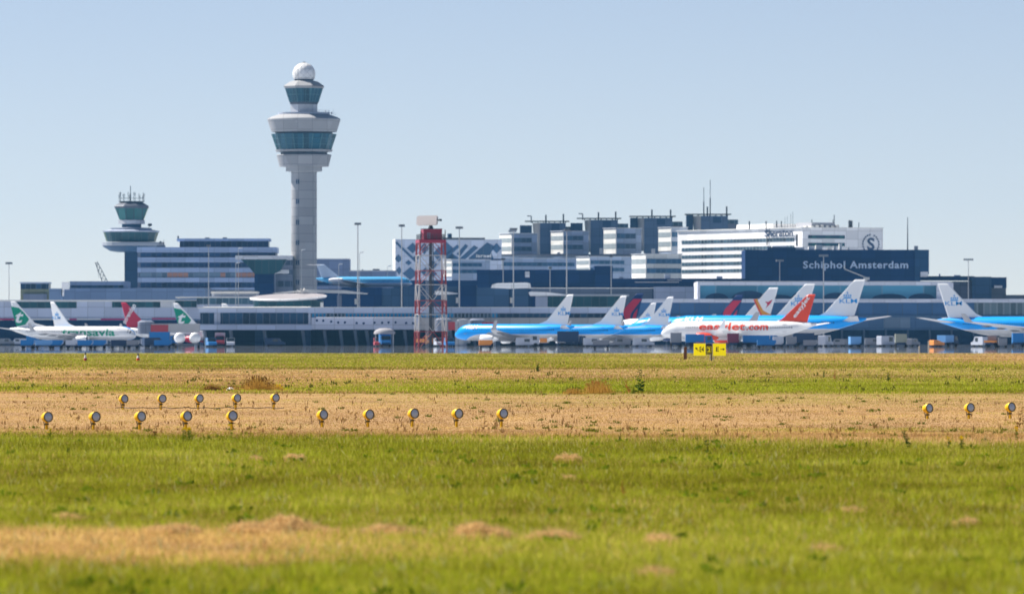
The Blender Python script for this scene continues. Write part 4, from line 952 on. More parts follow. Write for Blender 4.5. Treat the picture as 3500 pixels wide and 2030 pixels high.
MB().box(-2.1, -1.4, -1, 1.2, -.2, B.Z(1096)).box(1.2, 1.9, -1, 1.2, -.2, B.Z(1094)).build('corner_post', conc, B.root)
# ------------------------------------------------------------------ red and white radar tower
def radar_tower():
    Y = 1450.0; s = F/Y; cx = 1472.5; r = lambda p: p/s; z = lambda py: gz(py, Y)
    t = thing('radar_tower', 'red and white lattice tower with red cabin and square radar antenna on top', 'radar tower', (gx(cx, Y), Y, 0), R(9))
    cm = mat('cabin_red', (.30, .03, .06), .45, var=.1, scale=.6)
    rm = mat('tower_red', (.27, .038, .04), .5, var=.1, scale=1); wm = mat('tower_white', (.42, .40, .39), .5, var=.1, scale=1)
    lv = [822, 873, 925, 973, 1027, 1075, 1133, 1188]; hw = r(43); fl = .0016
    W = lambda py: hw*(1+(py-822)*.00035)
    cor = [(-1, -1), (1, -1), (1, 1), (-1, 1)]
    for k in range(7):
        y0, y1 = lv[k], lv[k+1]; m = rm if k % 2 == 0 else wm; b = MB()
        z1 = z(y1) if k < 6 else -.3
        for cx_, cy_ in cor:
            b.tube((cx_*W(y1), cy_*W(y1), z1), (cx_*W(y0), cy_*W(y0), z(y0)), .17, n=8)
        for q in range(4):
            (ax, ay), (bx, by) = cor[q], cor[(q+1) % 4]; wt, wb = W(y0), W(y1)
            mid = ((ax+bx)/2, (ay+by)/2)
            if k % 2 == 0:
                b.tube((ax*wb, ay*wb, z1), (mid[0]*wt, mid[1]*wt, z(y0)), .07, n=5); b.tube((bx*wb, by*wb, z1), (mid[0]*wt, mid[1]*wt, z(y0)), .07, n=5)
            else:
                b.tube((ax*wt, ay*wt, z(y0)), (mid[0]*wb, mid[1]*wb, z1), .07, n=5); b.tube((bx*wt, by*wt, z(y0)), (mid[0]*wb, mid[1]*wb, z1), .07, n=5)
            b.tube((ax*wt, ay*wt, z(y0)), (bx*wt, by*wt, z(y0)), .08, n=5)
            for fr in (.33, .66):
                p = (ax*wt*(1-fr)+ax*wb*fr, ay*wt*(1-fr)+ay*wb*fr, z(y0)*(1-fr)+z1*fr)
                b.tube(p, ((ax+mid[0])/2*wt, (ay+mid[1])/2*wt, z(y0)*(1-fr)+z1*fr), .035, n=4)
        b.build('lattice_section', m, t)
    MB().tube((0, .3, -.2), (0, .3, z(825)), .34, n=10).tube((.5, .1, -.2), (.5, .1, z(825)), .1, n=6).build('cable_riser', dksteel, t)
    b = MB()
    for k in range(60): b.tube((-.9, .4, .3+k*.4), (-.5, .4, .3+k*.4), .03, n=4)
    b.tube((-.9, .4, 0), (-.9, .4, z(826)), .05, n=4).tube((-.5, .4, 0), (-.5, .4, z(826)), .05, n=4).build('ladder', steel, t)
    MB().box(-hw-.2, hw+.2, -hw-.2, hw+.2, z(831), z(820)).build('platform', cm, t)
    cab = MB().box(r(-30), r(34), -2.0, 2.0, z(820), z(784)).build('cabin', cm, t)
    b = MB()
    for k in range(6): b.box(r(-30), r(34), -2.06, -2.0, z(814-k*6)-.03, z(814-k*6)+.03)
    b.build('cladding_rib', rm, cab); MB().box(r(-18), r(-6), -2.07, -2.0, z(817), z(796)).build('door', mat('cabin_door', (.25, .15, .2), .5), cab)
    MB().box(r(-31), r(35), -2.15, 2.15, z(784), z(782)).build('roof', dksteel, cab)
    b = MB(); n = 6
    for (ax, ay), (bx, by) in zip(cor, cor[1:]+cor[:1]):
        for k in range(n):
            f = k/n; b.tube(((ax+(bx-ax)*f)*hw, (ay+(by-ay)*f)*hw, z(820)), ((ax+(bx-ax)*f)*hw, (ay+(by-ay)*f)*hw, z(802)), .05, n=4)
        for yy in (802, 810): b.tube((ax*hw, ay*hw, z(yy)), (bx*hw, by*hw, z(yy)), .05, n=4)
    b.build('railing', dksteel, t)
    for px, yt in ((-38, 790), (-34, 796), (46, 786)): MB().tube((r(px), -1.5, z(822)), (r(px), -1.5, z(yt)), .09, n=5).build('antenna_rod', dksteel, t)
    MB().lathe([(.45, z(783)), (.55, z(778)), (.3, z(772)), (.3, z(768))], 12).build('turntable', dksteel, t)
    ap = mat('antenna_pink_grey', (.42, .38, .37), .6, var=.06)
    x0, x1, zt, zb = r(-39), r(24), z(737.5), z(771)
    a = MB(); c = .25
    a.prism([(x0+c, zb), (x1-c, zb), (x1, zb+c), (x1, zt-c), (x1-c, zt), (x0+c, zt), (x0, zt-c), (x0, zb+c)], -.5, -.1)
    an = a.build('antenna_panel', ap, t); zm = (zt+zb)/2; an.location = (0, 0, zm)
    for v in an.data.vertices: v.co.z -= zm
    an.rotation_euler = (R(-4), 0, R(-60)); an.scale = (1.75, 1, 1.0)
    b = MB()
    for k in range(7): b.box(x0+.3+(x1-x0-.6)*k/6-.04, x0+.3+(x1-x0-.6)*k/6+.04, -.1, .15, zb+.2, zt-.2)
    b.v = [(x, y, q-zm) for x, y, q in b.v]; b.build('antenna_backing', dksteel, an)
    b = MB().tube((x1, -.3, z(754)), (x1+.5, -.3, z(753)), .1).box(x1+.35, x1+.65, -.5, 0, z(757), z(750)); b.v = [(x, y, q-zm) for x, y, q in b.v]; b.build('feed_horn', dksteel, an)
radar_tower()

# ------------------------------------------------------------------ floodlight masts
mastm = mat('mast_grey', (.42, .42, .42), .5, .3, var=.08, scale=.5); mastd = mat('mast_head_grey', (.20, .21, .23), .5, .3)
def mast(label, px, top, Y, head=28, r=.2, box=None, kind='flood', dark=False):
    t = thing('floodlight_mast' if kind == 'flood' else 'street_lamp', label, 'floodlight mast' if kind == 'flood' else 'street lamp', (gx(px, Y), Y, 0), R(random.uniform(-25, 25)), 'lamp masts around the terminals')
    zt = gz(top, Y); MB().tube((0, 0, -.3), (0, 0, zt), r*1.25, r*.7, n=8).build('pole', mastm, t)
    w = head/F*Y/2
    if kind == 'flood':
        hd = MB().box(-w, w, -.12, .12, zt-.12, zt+.12).box(-.15, .15, -w*.7, w*.7, zt-.1, zt+.1).build('cross_arm', mastd, t)
        for k in range(5):
            x = -w+2*w*k/4; MB().prism([(x-.32, zt-.1), (x+.32, zt-.1), (x+.25, zt+.55), (x-.25, zt+.55)], -.35, .25).build('lamp', mastd, hd)
    else:
        MB().tube((0, 0, zt), (w, 0, zt+.2), .08).prism([(w-.1, zt+.05), (w+1.0, zt+.2), (w+1.0, zt+.4), (w-.1, zt+.35)], -.25, .25).build('lamp_head', mat('lamp_head_white', (.7, .7, .7), .4), t)
    if box: MB().box(-.9, -.2, -.5, .5, gz(box, Y), gz(box, Y)+1.6).build('control_box', mastm, t)
mast('lamp mast at the far left edge above the green tail', 31, 902, 2300, 18, .13)
mast('thin lamp mast right of the grey hall, in front of the office block', 713, 843, 2060, 6, .14)
mast('street lamp in front of the right half of the office block', 815, 851, 2070, 6, .1, kind='lamp'); mast('shorter street lamp just left of the ground control cabin', 806, 901, 2080, 6, .1, kind='lamp')
mast('street lamp in front of the tall control tower shaft', 1030, 856, 2380, 8, .12, kind='lamp')
mast('slim street lamp above the displayed roof jet', 1158, 905, 2290, 6, .1, kind='lamp')
mast('tall lamp mast right of the tall control tower', 1223, 768, 2060, 16, .20, box=1040); mast('short street lamp right beside the tall lamp mast', 1229, 866, 2120, 6, .1, kind='lamp')
mast('lamp mast in front of the left edge of the patterned building', 1373, 774, 2070, 14, .18); mast('small street lamp left of the patterned building', 1324, 912, 2330, 6, .1, kind='lamp')
mast('lamp mast right of the red lattice tower', 1570, 781, 2070, 18, .20, box=1036)
mast('lamp mast in front of the leftmost upper office block', 1755, 786, 2075, 20, .18, box=1036); mast('short lamp mast left of the mast at the upper office block', 1720, 888, 2200, 8, .18)
mast('short lamp mast in front of the navy hall, no cross arm', 1880, 918, 2260, 5, .15); mast('lamp mast in front of the second upper office block', 1937, 789, 2110, 12, .20)
mast('thin lamp mast in front of the low office block near the hotel', 2089, 878, 2250, 6, .16)
mast('lamp mast with four arms left of the big airport name', 2665, 893, 2475, 22, .18); mast('tall lamp mast crossing the big airport name', 2815, 876, 2340, 26, .18)
mast('lamp mast with wide head above the dark blocks at far right', 3310, 889, 2480, 28, .16)
t = thing('security_camera', 'long thin camera arm hanging over the tail of the large widebody', 'camera arm', (gx(2960, 2390), 2390, gz(962, 2390)))
p = lambda px, py: (gx(px, 2390)-gx(2960, 2390), -3.5, gz(py, 2390)-gz(962, 2390))
MB().tube(p(2960, 963), p(2960, 950), .3).tube((0, -3.5, .05), (0, 1, .05), .2).build('mount', mastm, t); MB().tube(p(2960, 950), p(2886, 920), .18).tube(p(2886, 920), p(2884, 908), .18).build('arm', mastm, t); MB().box(-1.0, 1.0, -4.0, -3.0, p(0, 957)[2], p(0, 948)[2]).build('housing', mastm, t)

# ------------------------------------------------------------------ approach lights in the field
rimm = mat('lamp_rim_olive', (.10, .085, .02), .4, scale=20)
def lens_mat():
    m = bpy.data.materials.new('lamp_lens'); nt, ns, ls = nodes_of(m); b = ns['Principled BSDF']
    b.inputs['Base Color'].default_value = (.36, .50, .74, 1); b.inputs['Roughness'].default_value = .12; b.inputs['Specular IOR Level'].default_value = .7  # blue base carries the sky glare on the glass
    b.inputs['Coat Weight'].default_value = .6; b.inputs['Coat Roughness'].default_value = .04
    tc = N(nt, 'ShaderNodeTexCoord'); w = N(nt, 'ShaderNodeTexWave', i={'Scale': 12, 'Distortion': 1.0}); ls.new(tc.outputs['Object'], w.inputs[0])
    bp = N(nt, 'ShaderNodeBump', i={'Strength': .25, 'Distance': .004}); ls.new(w.outputs[1], bp.inputs['Height']); ls.new(bp.outputs[0], b.inputs['Normal'])
    return m
lensm = lens_mat()
def light_proto():
    t = thing('approach_light', 'x', 'runway light', (0, 0, 0), R(30), 'yellow approach lights in the grass')
    zc = .235; n = 28; tl = R(4)
    def ring(y, r): return [(r*math.cos(2*math.pi*i/n), y*math.cos(tl)+r*math.sin(2*math.pi*i/n)*math.sin(tl), zc+r*math.sin(2*math.pi*i/n)*math.cos(tl)-y*math.sin(tl)) for i in range(n)]
    MB().loft([ring(-.035, .088), ring(-.02, .091), ring(.01, .090), ring(.05, .084), ring(.09, .070), ring(.115, .045), ring(.125, .01)]).build('housing', yellow, t, smooth=True, angle=50)
    MB().loft([ring(-.034, .090), ring(-.046, .089), ring(-.046, .074), ring(-.034, .073)], cap=False).build('rim', rimm, t, smooth=True)
    MB().loft([ring(-.038, .0735), ring(-.044, .055), ring(-.047, .03), ring(-.048, .004)]).build('lens', lensm, t, smooth=True)
    MB().tube((0, .03, -.25), (0, .03, zc-.07), .026, .024, n=12).build('stem', yellow, t, smooth=True)
    MB().lathe([(.03, .10), (.04, .105), (.04, .125), (.03, .13)], 12, c=(0, .03)).build('clamp', rimm, t)
    MB().tube((-.03, .09, zc-.03), (-.01, .06, .02), .007, n=5).build('cable', black, t)
    MB().tube((0, .1, zc), (0, .135, zc), .02, n=8).build('rear_cap', rimm, t)
    return t
rows = [([(427, 1363), (555, 1362), (683, 1361), (811, 1360), (941, 1359)], 149.0, 'far left row'),
        ([(166, 1425), (325, 1424), (484, 1423), (642, 1422), (799, 1421)], 121.0, 'near left row'),
        ([(1108, 1417), (1264, 1416), (1415, 1413), (1567, 1413), (1720, 1413)], 125.0, 'middle row'),
        ([(3178, 1395), (3318, 1393), (3460, 1391)], 135.0, 'right hand row')]
ordn = ['leftmost', 'second', 'third', 'fourth', 'last']
pro = light_proto(); first = True
for pts, Y, nm in rows:
    for k, (px, py) in enumerate(pts):
        o = pro if first else copy_tree(pro); first = False
        o.location = (gx(px-3, Y), Y, gz(py, Y)-.235); o.rotation_euler[2] = R(34+random.uniform(-6, 6)); o.rotation_euler[0] = R(random.uniform(-4, 3)); o.rotation_euler[1] = R(random.uniform(-3, 3))
        w = ordn[k] if len(pts) == 5 else ['leftmost', 'middle', 'rightmost'][k]
        o['label'] = 'yellow approach light with round glass lens, %s in the %s' % (w + (' from the left' if w in ('second', 'third', 'fourth') else ''), nm)
b = MB(); pts = [(gx(395+k*24, 148), 148+.25*math.sin(k*1.3), .05+.012*math.sin(k*2.1)) for k in range(25)]
for p, q in zip(pts, pts[1:]): b.tube(p, q, .008, n=5)
tag(b.build('ground_cable', black), 'thin dark cable lying along the far left row of lights', 'cable')

# ------------------------------------------------------------------ yellow taxiway sign and markers
def sign():
    Y = 491.0; cx = 2427; t = thing('taxiway_sign', 'yellow taxiway sign with black centre square on a dark post', 'sign', (gx(cx, Y), Y, 0))
    X = lambda px: gx(px, Y)-gx(cx, Y); z = lambda py: gz(py, Y)
    sy = mat('sign_yellow', (.85, .70, .0), .4, var=.05, scale=2); pb = sy.node_tree.nodes['Principled BSDF']; pb.inputs['Emission Color'].default_value = (.85, .70, .0, 1); pb.inputs['Emission Strength'].default_value = .32; fr = mat('sign_frame', (.7, .68, .66), .5)
    a = MB().box(X(2371), X(2411.5), -.06, .06, z(1215), z(1174)).build('yellow_panel', sy, t)
    c = MB().box(X(2412.5), X(2434), -.06, .06, z(1210), z(1177)).build('black_panel', black, t)
    d = MB().box(X(2437), X(2481), -.06, .06, z(1215.5), z(1174)).build('yellow_panel', sy, t)
    MB().box(X(2371), X(2481), -.09, .09, z(1173.9), z(1172.6)).box(X(2434.3), X(2436.7), -.07, .07, z(1214), z(1174)).build('frame', fr, t)
    # arrow up-left + E4
    def arrow(x, zc, L, ang, parent):
        P = [(-L, -.022), (.1*L, -.022), (.1*L, -.09), (L, 0), (.1*L, .09), (.1*L, .022), (-L, .022)]; th = R(ang)
        MB().prism([(x+u*math.cos(th)-v*math.sin(th), zc+u*math.sin(th)+v*math.cos(th)) for u, v in P], -.068, -.058).build('arrow', black, parent)
    arrow(X(2382), z(1193), .17, 130, a); text_mb('E4', X(2391), X(2406), z(1202), z(1185), -.068, .01).build('lettering', black, a)
    e = MB(); xa, xb, za, zb = X(2415.5), X(2431.5), z(1205.5), z(1184); w = .018
    e.box(xa, xb, -.068, -.058, za, za+w).box(xa, xb, -.068, -.058, zb-w, zb).box(xa, xa+w, -.068, -.058, za+w, zb-w).box(xb-w, xb, -.068, -.058, za+w, zb-w).build('yellow_border', sy, c)
    text_mb('2', X(2419), X(2428), z(1202), z(1188), -.068, .01).build('lettering', sy, c)
    text_mb('E', X(2447), X(2457), z(1201), z(1186), -.068, .01).build('lettering', black, d); arrow(X(2470), z(1193.5), .15, 0, d)
    MB().box(X(2430), X(2433.5), -.05, .05, -.1, z(1211)).build('post', mat('post_dark', (.02, .02, .05), .4), t)
    for p, q in ((2426.5, -2), (2437, 2)): MB().box(X(p), X(p+3), -.03, .06, z(1229), z(1211)).build('side_brace', fr, t)
    MB().box(X(2418), X(2446), -.2, .2, -.1, .02).build('base_slab', conc, t)
sign()
t = thing('marker_post', 'rusty brown marker post left of the yellow sign', 'post', (gx(2342, 530), 530, 0)); MB().prism([(-.12, -.1), (.12, -.1), (.12, .92), (.06, .98), (-.1, .96)], -.06, .06).build('board', mat('rust_brown', (.20, .09, .05), .8), t); MB().box(-.03, .03, .06, .12, -.1, .8).build('stake', dksteel, t)
for px, Y, hh, lb in ((292, 490, .52, 'red and white marker cone at far left in the far grass'), (472, 500, .46, 'orange marker cone, right one of the two in the far grass')):
    t = thing('marker_cone', lb, 'cone', (gx(px, Y), Y, 0), 0, 'cones at the far grass edge')
    MB().lathe([(.15, -.02), (.13, .02), (.10, hh*.45)], 14).build('cone_base', v_red if px < 400 else pl_orange, t, smooth=True)
    MB().lathe([(.10, hh*.45), (.045, hh*.85)], 14).build('white_band', white, t, smooth=True); MB().lathe([(.045, hh*.85), (.05, hh*.9), (.05, hh*1.15), (.02, hh*1.18)], 10).build('lamp', dksteel, t)
for px, yt, lb in ((3142, 1186, 'shorter of two white marker posts at the grass edge'), (3174, 1168, 'taller of two white marker posts at the grass edge')):
    t = thing('marker_post', lb, 'post', (gx(px, 790), 790, 0), 0, 'white posts at the grass edge'); MB().tube((0, 0, -.1), (0, 0, gz(yt, 790)), .075, n=8).build('pole', mat('post_white', (.6, .6, .6), .5), t); MB().lathe([(.09, gz(yt, 790)), (.1, gz(yt, 790)+.06), (.03, gz(yt, 790)+.1)], 8).build('cap', conc, t)
t = MB().lathe([(.02, .0), (.30, .01), (.26, .05), (.12, .09), (.02, .1)], 9, sx=.42, sy=.4).build('plastic_bag', white); t.location = (gx(788, 203), 203, .02); tag(t, 'crumpled white plastic bag lying by the dry brown clump', 'litter')

# ------------------------------------------------------------------ field: ground, grass, straw
TAB = {1207: (.30, .35, .40, .55, .8), 1218: (.35, .25, .30, .65, 1), 1230: (.35, .25, .3, .8, .95), 1240: (.35, .3, .4, .5, .7), 1258: (.45, .4, .5, .45, .4), 1268: (.9, .9, .95, .65, .5), 1290: (.95, .95, .9, .6, .5),
 1302: (.9, .95, .45, .2, .25), 1318: (.45, .85, .12, .1, .15), 1332: (.3, .4, .1, .08, .1), 1339: (.6, .6, .12, .1, .12), 1346: (.97, .95, .55, .45, .6), 1356: (.97, .95, .8, .75, .85), 1380: (.98, .98, .85, .8, .85),
 1395: (1, 1, 1, 1, .97), 1445: (.98, .98, 1, 1, .97), 1458: (.95, .95, 1, .75, .75), 1475: (.75, .9, 1, 1, 1), 1487: (.2, .5, .95, 1, 1), 1497: (.06, .08, .4, .95, 1), 1510: (.06, .06, .1, .4, .9),
 1524: (.06, .06, .08, .1, .3), 1560: (.1, .1, .1, .1, .1), 1650: (.16, .16, .14, .12, .14), 1740: (.12, .14, .18, .2, .16), 1798: (.12, .3, .2, .15, .15), 1815: (.7, .85, .2, .15, .15), 1830: (1, .95, .2, .15, .15),
 1868: (1, .98, .22, .2, .15), 1900: (1, .9, .3, .2, .12), 1925: (1, .7, .2, .15, .1), 1945: (.7, .15, .1, .1, .1), 1960: (.1, .08, .1, .1, .08), 2030: (.07, .07, .07, .07, .07), 2400: (.07,)*5}
TR = np.array(sorted(TAB)); TD = np.array([TAB[k] for k in sorted(TAB)]); TC = np.array([0, 875, 1750, 2625, 3500.0])
_h = rng.random((512, 512))
def vnoise(u, v):
    iu, iv = np.floor(u).astype(int), np.floor(v).astype(int); fu, fv = u-iu, v-iv; fu = fu*fu*(3-2*fu); fv = fv*fv*(3-2*fv)
    g = lambda i, j: _h[i % 512, j % 512]
    return (g(iu, iv)*(1-fu)+g(iu+1, iv)*fu)*(1-fv)+(g(iu, iv+1)*(1-fu)+g(iu+1, iv+1)*fu)*fv
def fbm(u, v, o=4):
    s = 0; a = .5
    for k in range(o): s = s+a*vnoise(u*2**k+17.3*k, v*2**k+5.1*k); a *= .5
    return s/(1-.5**o)
def dryness(X, Y):
    """share of dead straw in the sward at a place of the field"""
    row = HZ+H*F/Y; px = np.clip(1750+X*F/Y, 0, 3500)
    u, v = X/np.maximum(Y*.018, .9), np.log(Y)*26
    row = row+(fbm(u, v)-.5)*np.interp(row, [1207, 1300, 1500, 1800, 2030], [5, 8, 16, 60, 60])
    r = np.clip(row, TR[0], TR[-1]-1); i = np.clip(np.searchsorted(TR, r, side='right')-1, 0, len(TR)-2); f = (r-TR[i])/(TR[i+1]-TR[i])
    j = np.clip((px/875).astype(int), 0, 3); g = px/875-j
    d = (TD[i, j]*(1-g)+TD[i, j+1]*g)*(1-f)+(TD[i+1, j]*(1-g)+TD[i+1, j+1]*g)*f
    return np.clip(d+(fbm(u*2.3+9, v*2.3)-.5)*.35, 0, 1)
def relief(X, Y):
    near = np.clip((90-Y)/60, 0, 1)
    return -.07*np.exp(-((Y-124)/13)**2)+(fbm(X/1.1, Y/3.0)-.5)*.10*near+(fbm(X/6+3, Y/14)-.5)*.05*np.clip((160-Y)/100, 0, 1)
def attr(me, name, data):
    a = me.attributes.new(name, 'FLOAT', 'POINT'); a.data.foreach_set('value', data.astype(np.float32))
GREEN, STRAW = (.242, .262, .008), (.50, .305, .135)
def sward_mat(name, blade):
    m = bpy.data.materials.new(name); nt, ns, ls = nodes_of(m); b = ns['Principled BSDF']; out = ns['Material Output']
    ad = N(nt, 'ShaderNodeAttribute', attribute_name='dry'); at = N(nt, 'ShaderNodeAttribute', attribute_name='tint')
    c = mixc(nt, ad.outputs['Fac'], GREEN, STRAW)
    hs = N(nt, 'ShaderNodeHueSaturation'); ls.new(c, hs.inputs['Color'])
    ls.new(math_n(nt, 'MULTIPLY_ADD', at.outputs['Fac'], .9, .55), hs.inputs['Value']); ls.new(math_n(nt, 'MULTIPLY_ADD', at.outputs['Fac'], .03, .485), hs.inputs['Hue'])
    hs.inputs['Saturation'].default_value = 1.0
    if blade:
        nt.nodes.remove(b); d = N(nt, 'ShaderNodeBsdfDiffuse'); tr = N(nt, 'ShaderNodeBsdfTranslucent'); mx = N(nt, 'ShaderNodeMixShader', i={0: .45})
        ls.new(hs.outputs[0], d.inputs[0]); ls.new(hs.outputs[0], tr.inputs[0]); ls.new(d.outputs[0], mx.inputs[1]); ls.new(tr.outputs[0], mx.inputs[2]); ls.new(mx.outputs[0], out.inputs[0])
    else:
        b.inputs['Roughness'].default_value = 1; b.inputs['Specular IOR Level'].default_value = .1
        v = N(nt, 'ShaderNodeVectorMath', operation='SCALE'); ls.new(hs.outputs[0], v.inputs[0]); v.inputs[3].default_value = .68; ls.new(v.outputs[0], b.inputs['Base Color'])
    return m
def field():
    rows = 1/np.linspace(1/20.0, 1/812.0, 420); cols = np.linspace(-1, 1, 181)
    Yg = np.repeat(rows, 181); Xg = np.tile(cols, 420)*(Yg*.105+9)
    V = np.stack([Xg, Yg, relief(Xg, Yg)], 1); n = 181
    i = np.arange(419)[:, None]*n+np.arange(n-1)[None]; Fq = np.stack([i, i+1, i+1+n, i+n], -1).reshape(-1, 4)
    me = bpy.data.meshes.new('field'); me.from_pydata(V.tolist(), [], Fq.tolist())
    attr(me, 'dry', dryness(Xg, Yg)); attr(me, 'tint', .25+.5*fbm(Xg/np.maximum(Y_ := Yg*.01, .2), np.log(Yg)*60)); me.materials.append(sward_mat('sward_soil', False))
    me.polygons.foreach_set('use_smooth', [True]*len(me.polygons))
    o = bpy.data.objects.new('field', me); COL.objects.link(o); struct(o)
field()
def scatter(name, rows_lo, rows_hi, n, sel, label):
    pass
def blades():
    """one upright blade each, more of them where the eye looks along them for longer"""
    Xs, Ys, Hs, Ws = [], [], [], []
    for r0, r1, n, h0, w0 in ((1690, 2130, 270000, .085, .0055), (1480, 1720, 230000, .085, .0065), (1335, 1490, 360000, .036, .011), (1255, 1345, 230000, .075, .022), (1208.5, 1262, 200000, .11, .045)):
        row = rng.uniform(r0, r1, n); Y = H*F/(row-HZ); X = rng.uniform(-1, 1, n)*(Y*.098+1.5)
        Xs.append(X); Ys.append(Y); Hs.append(np.full(n, h0)); Ws.append(np.full(n, w0))
    X, Y, hh, ww = map(np.concatenate, (Xs, Ys, Hs, Ws)); n = len(X)
    dry = dryness(X, Y); isdry = rng.random(n) < dry
    clump = fbm(X/np.maximum(Y*.006, .12), np.log(Y)*70)
    streak = fbm(X/np.maximum(Y*.09, 2)+7, np.log(Y)*75, 3)
    clump2 = fbm(X/np.maximum(Y*.02, .5)+31, np.log(Y)*22)
    hh = hh*(.45+.8*rng.random(n))*(.55+.9*clump)*np.where(isdry, .75, 1.0)
    tint = np.clip(.5+.34*np.exp(-((Y-225)/45)**2)*(1-isdry)+.1*(Y > 300)+.22*np.clip((75-Y)/20, 0, 1)+(clump-.5)*.9+(clump2-.5)*1.0+(streak-.5)*.8+rng.normal(0, .16, n), 0, 1)
    yaw = rng.uniform(0, math.pi, n)*.7-.35*math.pi; lean = rng.normal(0, .45, n)*np.where(isdry, 1.7, 1.0); lx, ly = rng.uniform(0, 2*math.pi, n), 0
    dx, dy = np.cos(yaw)*ww/2, np.sin(yaw)*ww/2; z0 = relief(X, Y)-.01
    tx, ty = X+np.cos(lx)*np.abs(lean)*hh, Y+np.sin(lx)*np.abs(lean)*hh
    mx_, my_ = X+(tx-X)*.35, Y+(ty-Y)*.35
    V = np.empty((n, 5, 3), np.float32)
    V[:, 0] = np.stack([X-dx, Y-dy, z0], 1); V[:, 1] = np.stack([X+dx, Y+dy, z0], 1)
    V[:, 2] = np.stack([mx_+dx*.8, my_+dy*.8, z0+hh*.6], 1); V[:, 3] = np.stack([mx_-dx*.8, my_-dy*.8, z0+hh*.6], 1); V[:, 4] = np.stack([tx, ty, z0+hh], 1)
    gm = sward_mat('grass_blade', True)
    dv = np.clip(np.where(isdry, .75+.25*rng.random(n), .2*rng.random(n)+.45*np.clip(clump2-.5, 0, 1)*2*rng.random(n)), 0, 1)
    for nm, sel, lb in (('green_grass', ~isdry, 'green grass of the airfield meadow'), ('dry_grass', isdry, 'dry straw coloured mown grass of the airfield meadow')):
        v = V[sel].reshape(-1, 3); k = int(sel.sum()); me = bpy.data.meshes.new(nm)
        me.vertices.add(k*5); me.vertices.foreach_set('co', v.ravel())
        base = np.arange(k, dtype=np.int32)[:, None]*5
        li = np.concatenate([base+np.array([0, 1, 2, 3]), base+np.array([3, 2, 4])], 1).ravel()
        me.loops.add(k*7); me.loops.foreach_set('vertex_index', li)
        me.polygons.add(k*2); st = (np.arange(k, dtype=np.int32)[:, None]*7+np.array([0, 4])).ravel()
        me.polygons.foreach_set('loop_start', st); me.update(calc_edges=True)
        attr(me, 'tint', np.repeat(tint[sel], 5)); attr(me, 'dry', np.repeat(dv[sel], 5)); me.materials.append(gm)
        o = bpy.data.objects.new(nm, me); COL.objects.link(o); tag(o, lb, 'grass', kind='stuff')
blades()

def leafm(name, c):
    if name in MATS: return MATS[name]
    m = bpy.data.materials.new(name); nt, ns, ls = nodes_of(m); b = ns['Principled BSDF']; out = ns['Material Output']; nt.nodes.remove(b)
    tc = N(nt, 'ShaderNodeTexCoord'); nz = N(nt, 'ShaderNodeTexNoise', i={'Scale': 30, 'Detail': 3}); ls.new(tc.outputs['Object'], nz.inputs['Vector'])
    v = N(nt, 'ShaderNodeVectorMath', operation='SCALE'); v.inputs[0].default_value = c; ls.new(math_n(nt, 'MULTIPLY_ADD', nz.outputs[0], 1.2, .4), v.inputs[3])
    d = N(nt, 'ShaderNodeBsdfDiffuse'); tr = N(nt, 'ShaderNodeBsdfTranslucent'); mx = N(nt, 'ShaderNodeMixShader', i={0: .35})
    ls.new(v.outputs[0], d.inputs[0]); ls.new(v.outputs[0], tr.inputs[0]); ls.new(d.outputs[0], mx.inputs[1]); ls.new(tr.outputs[0], mx.inputs[2]); ls.new(mx.outputs[0], out.inputs[0]); MATS[name] = m; return m
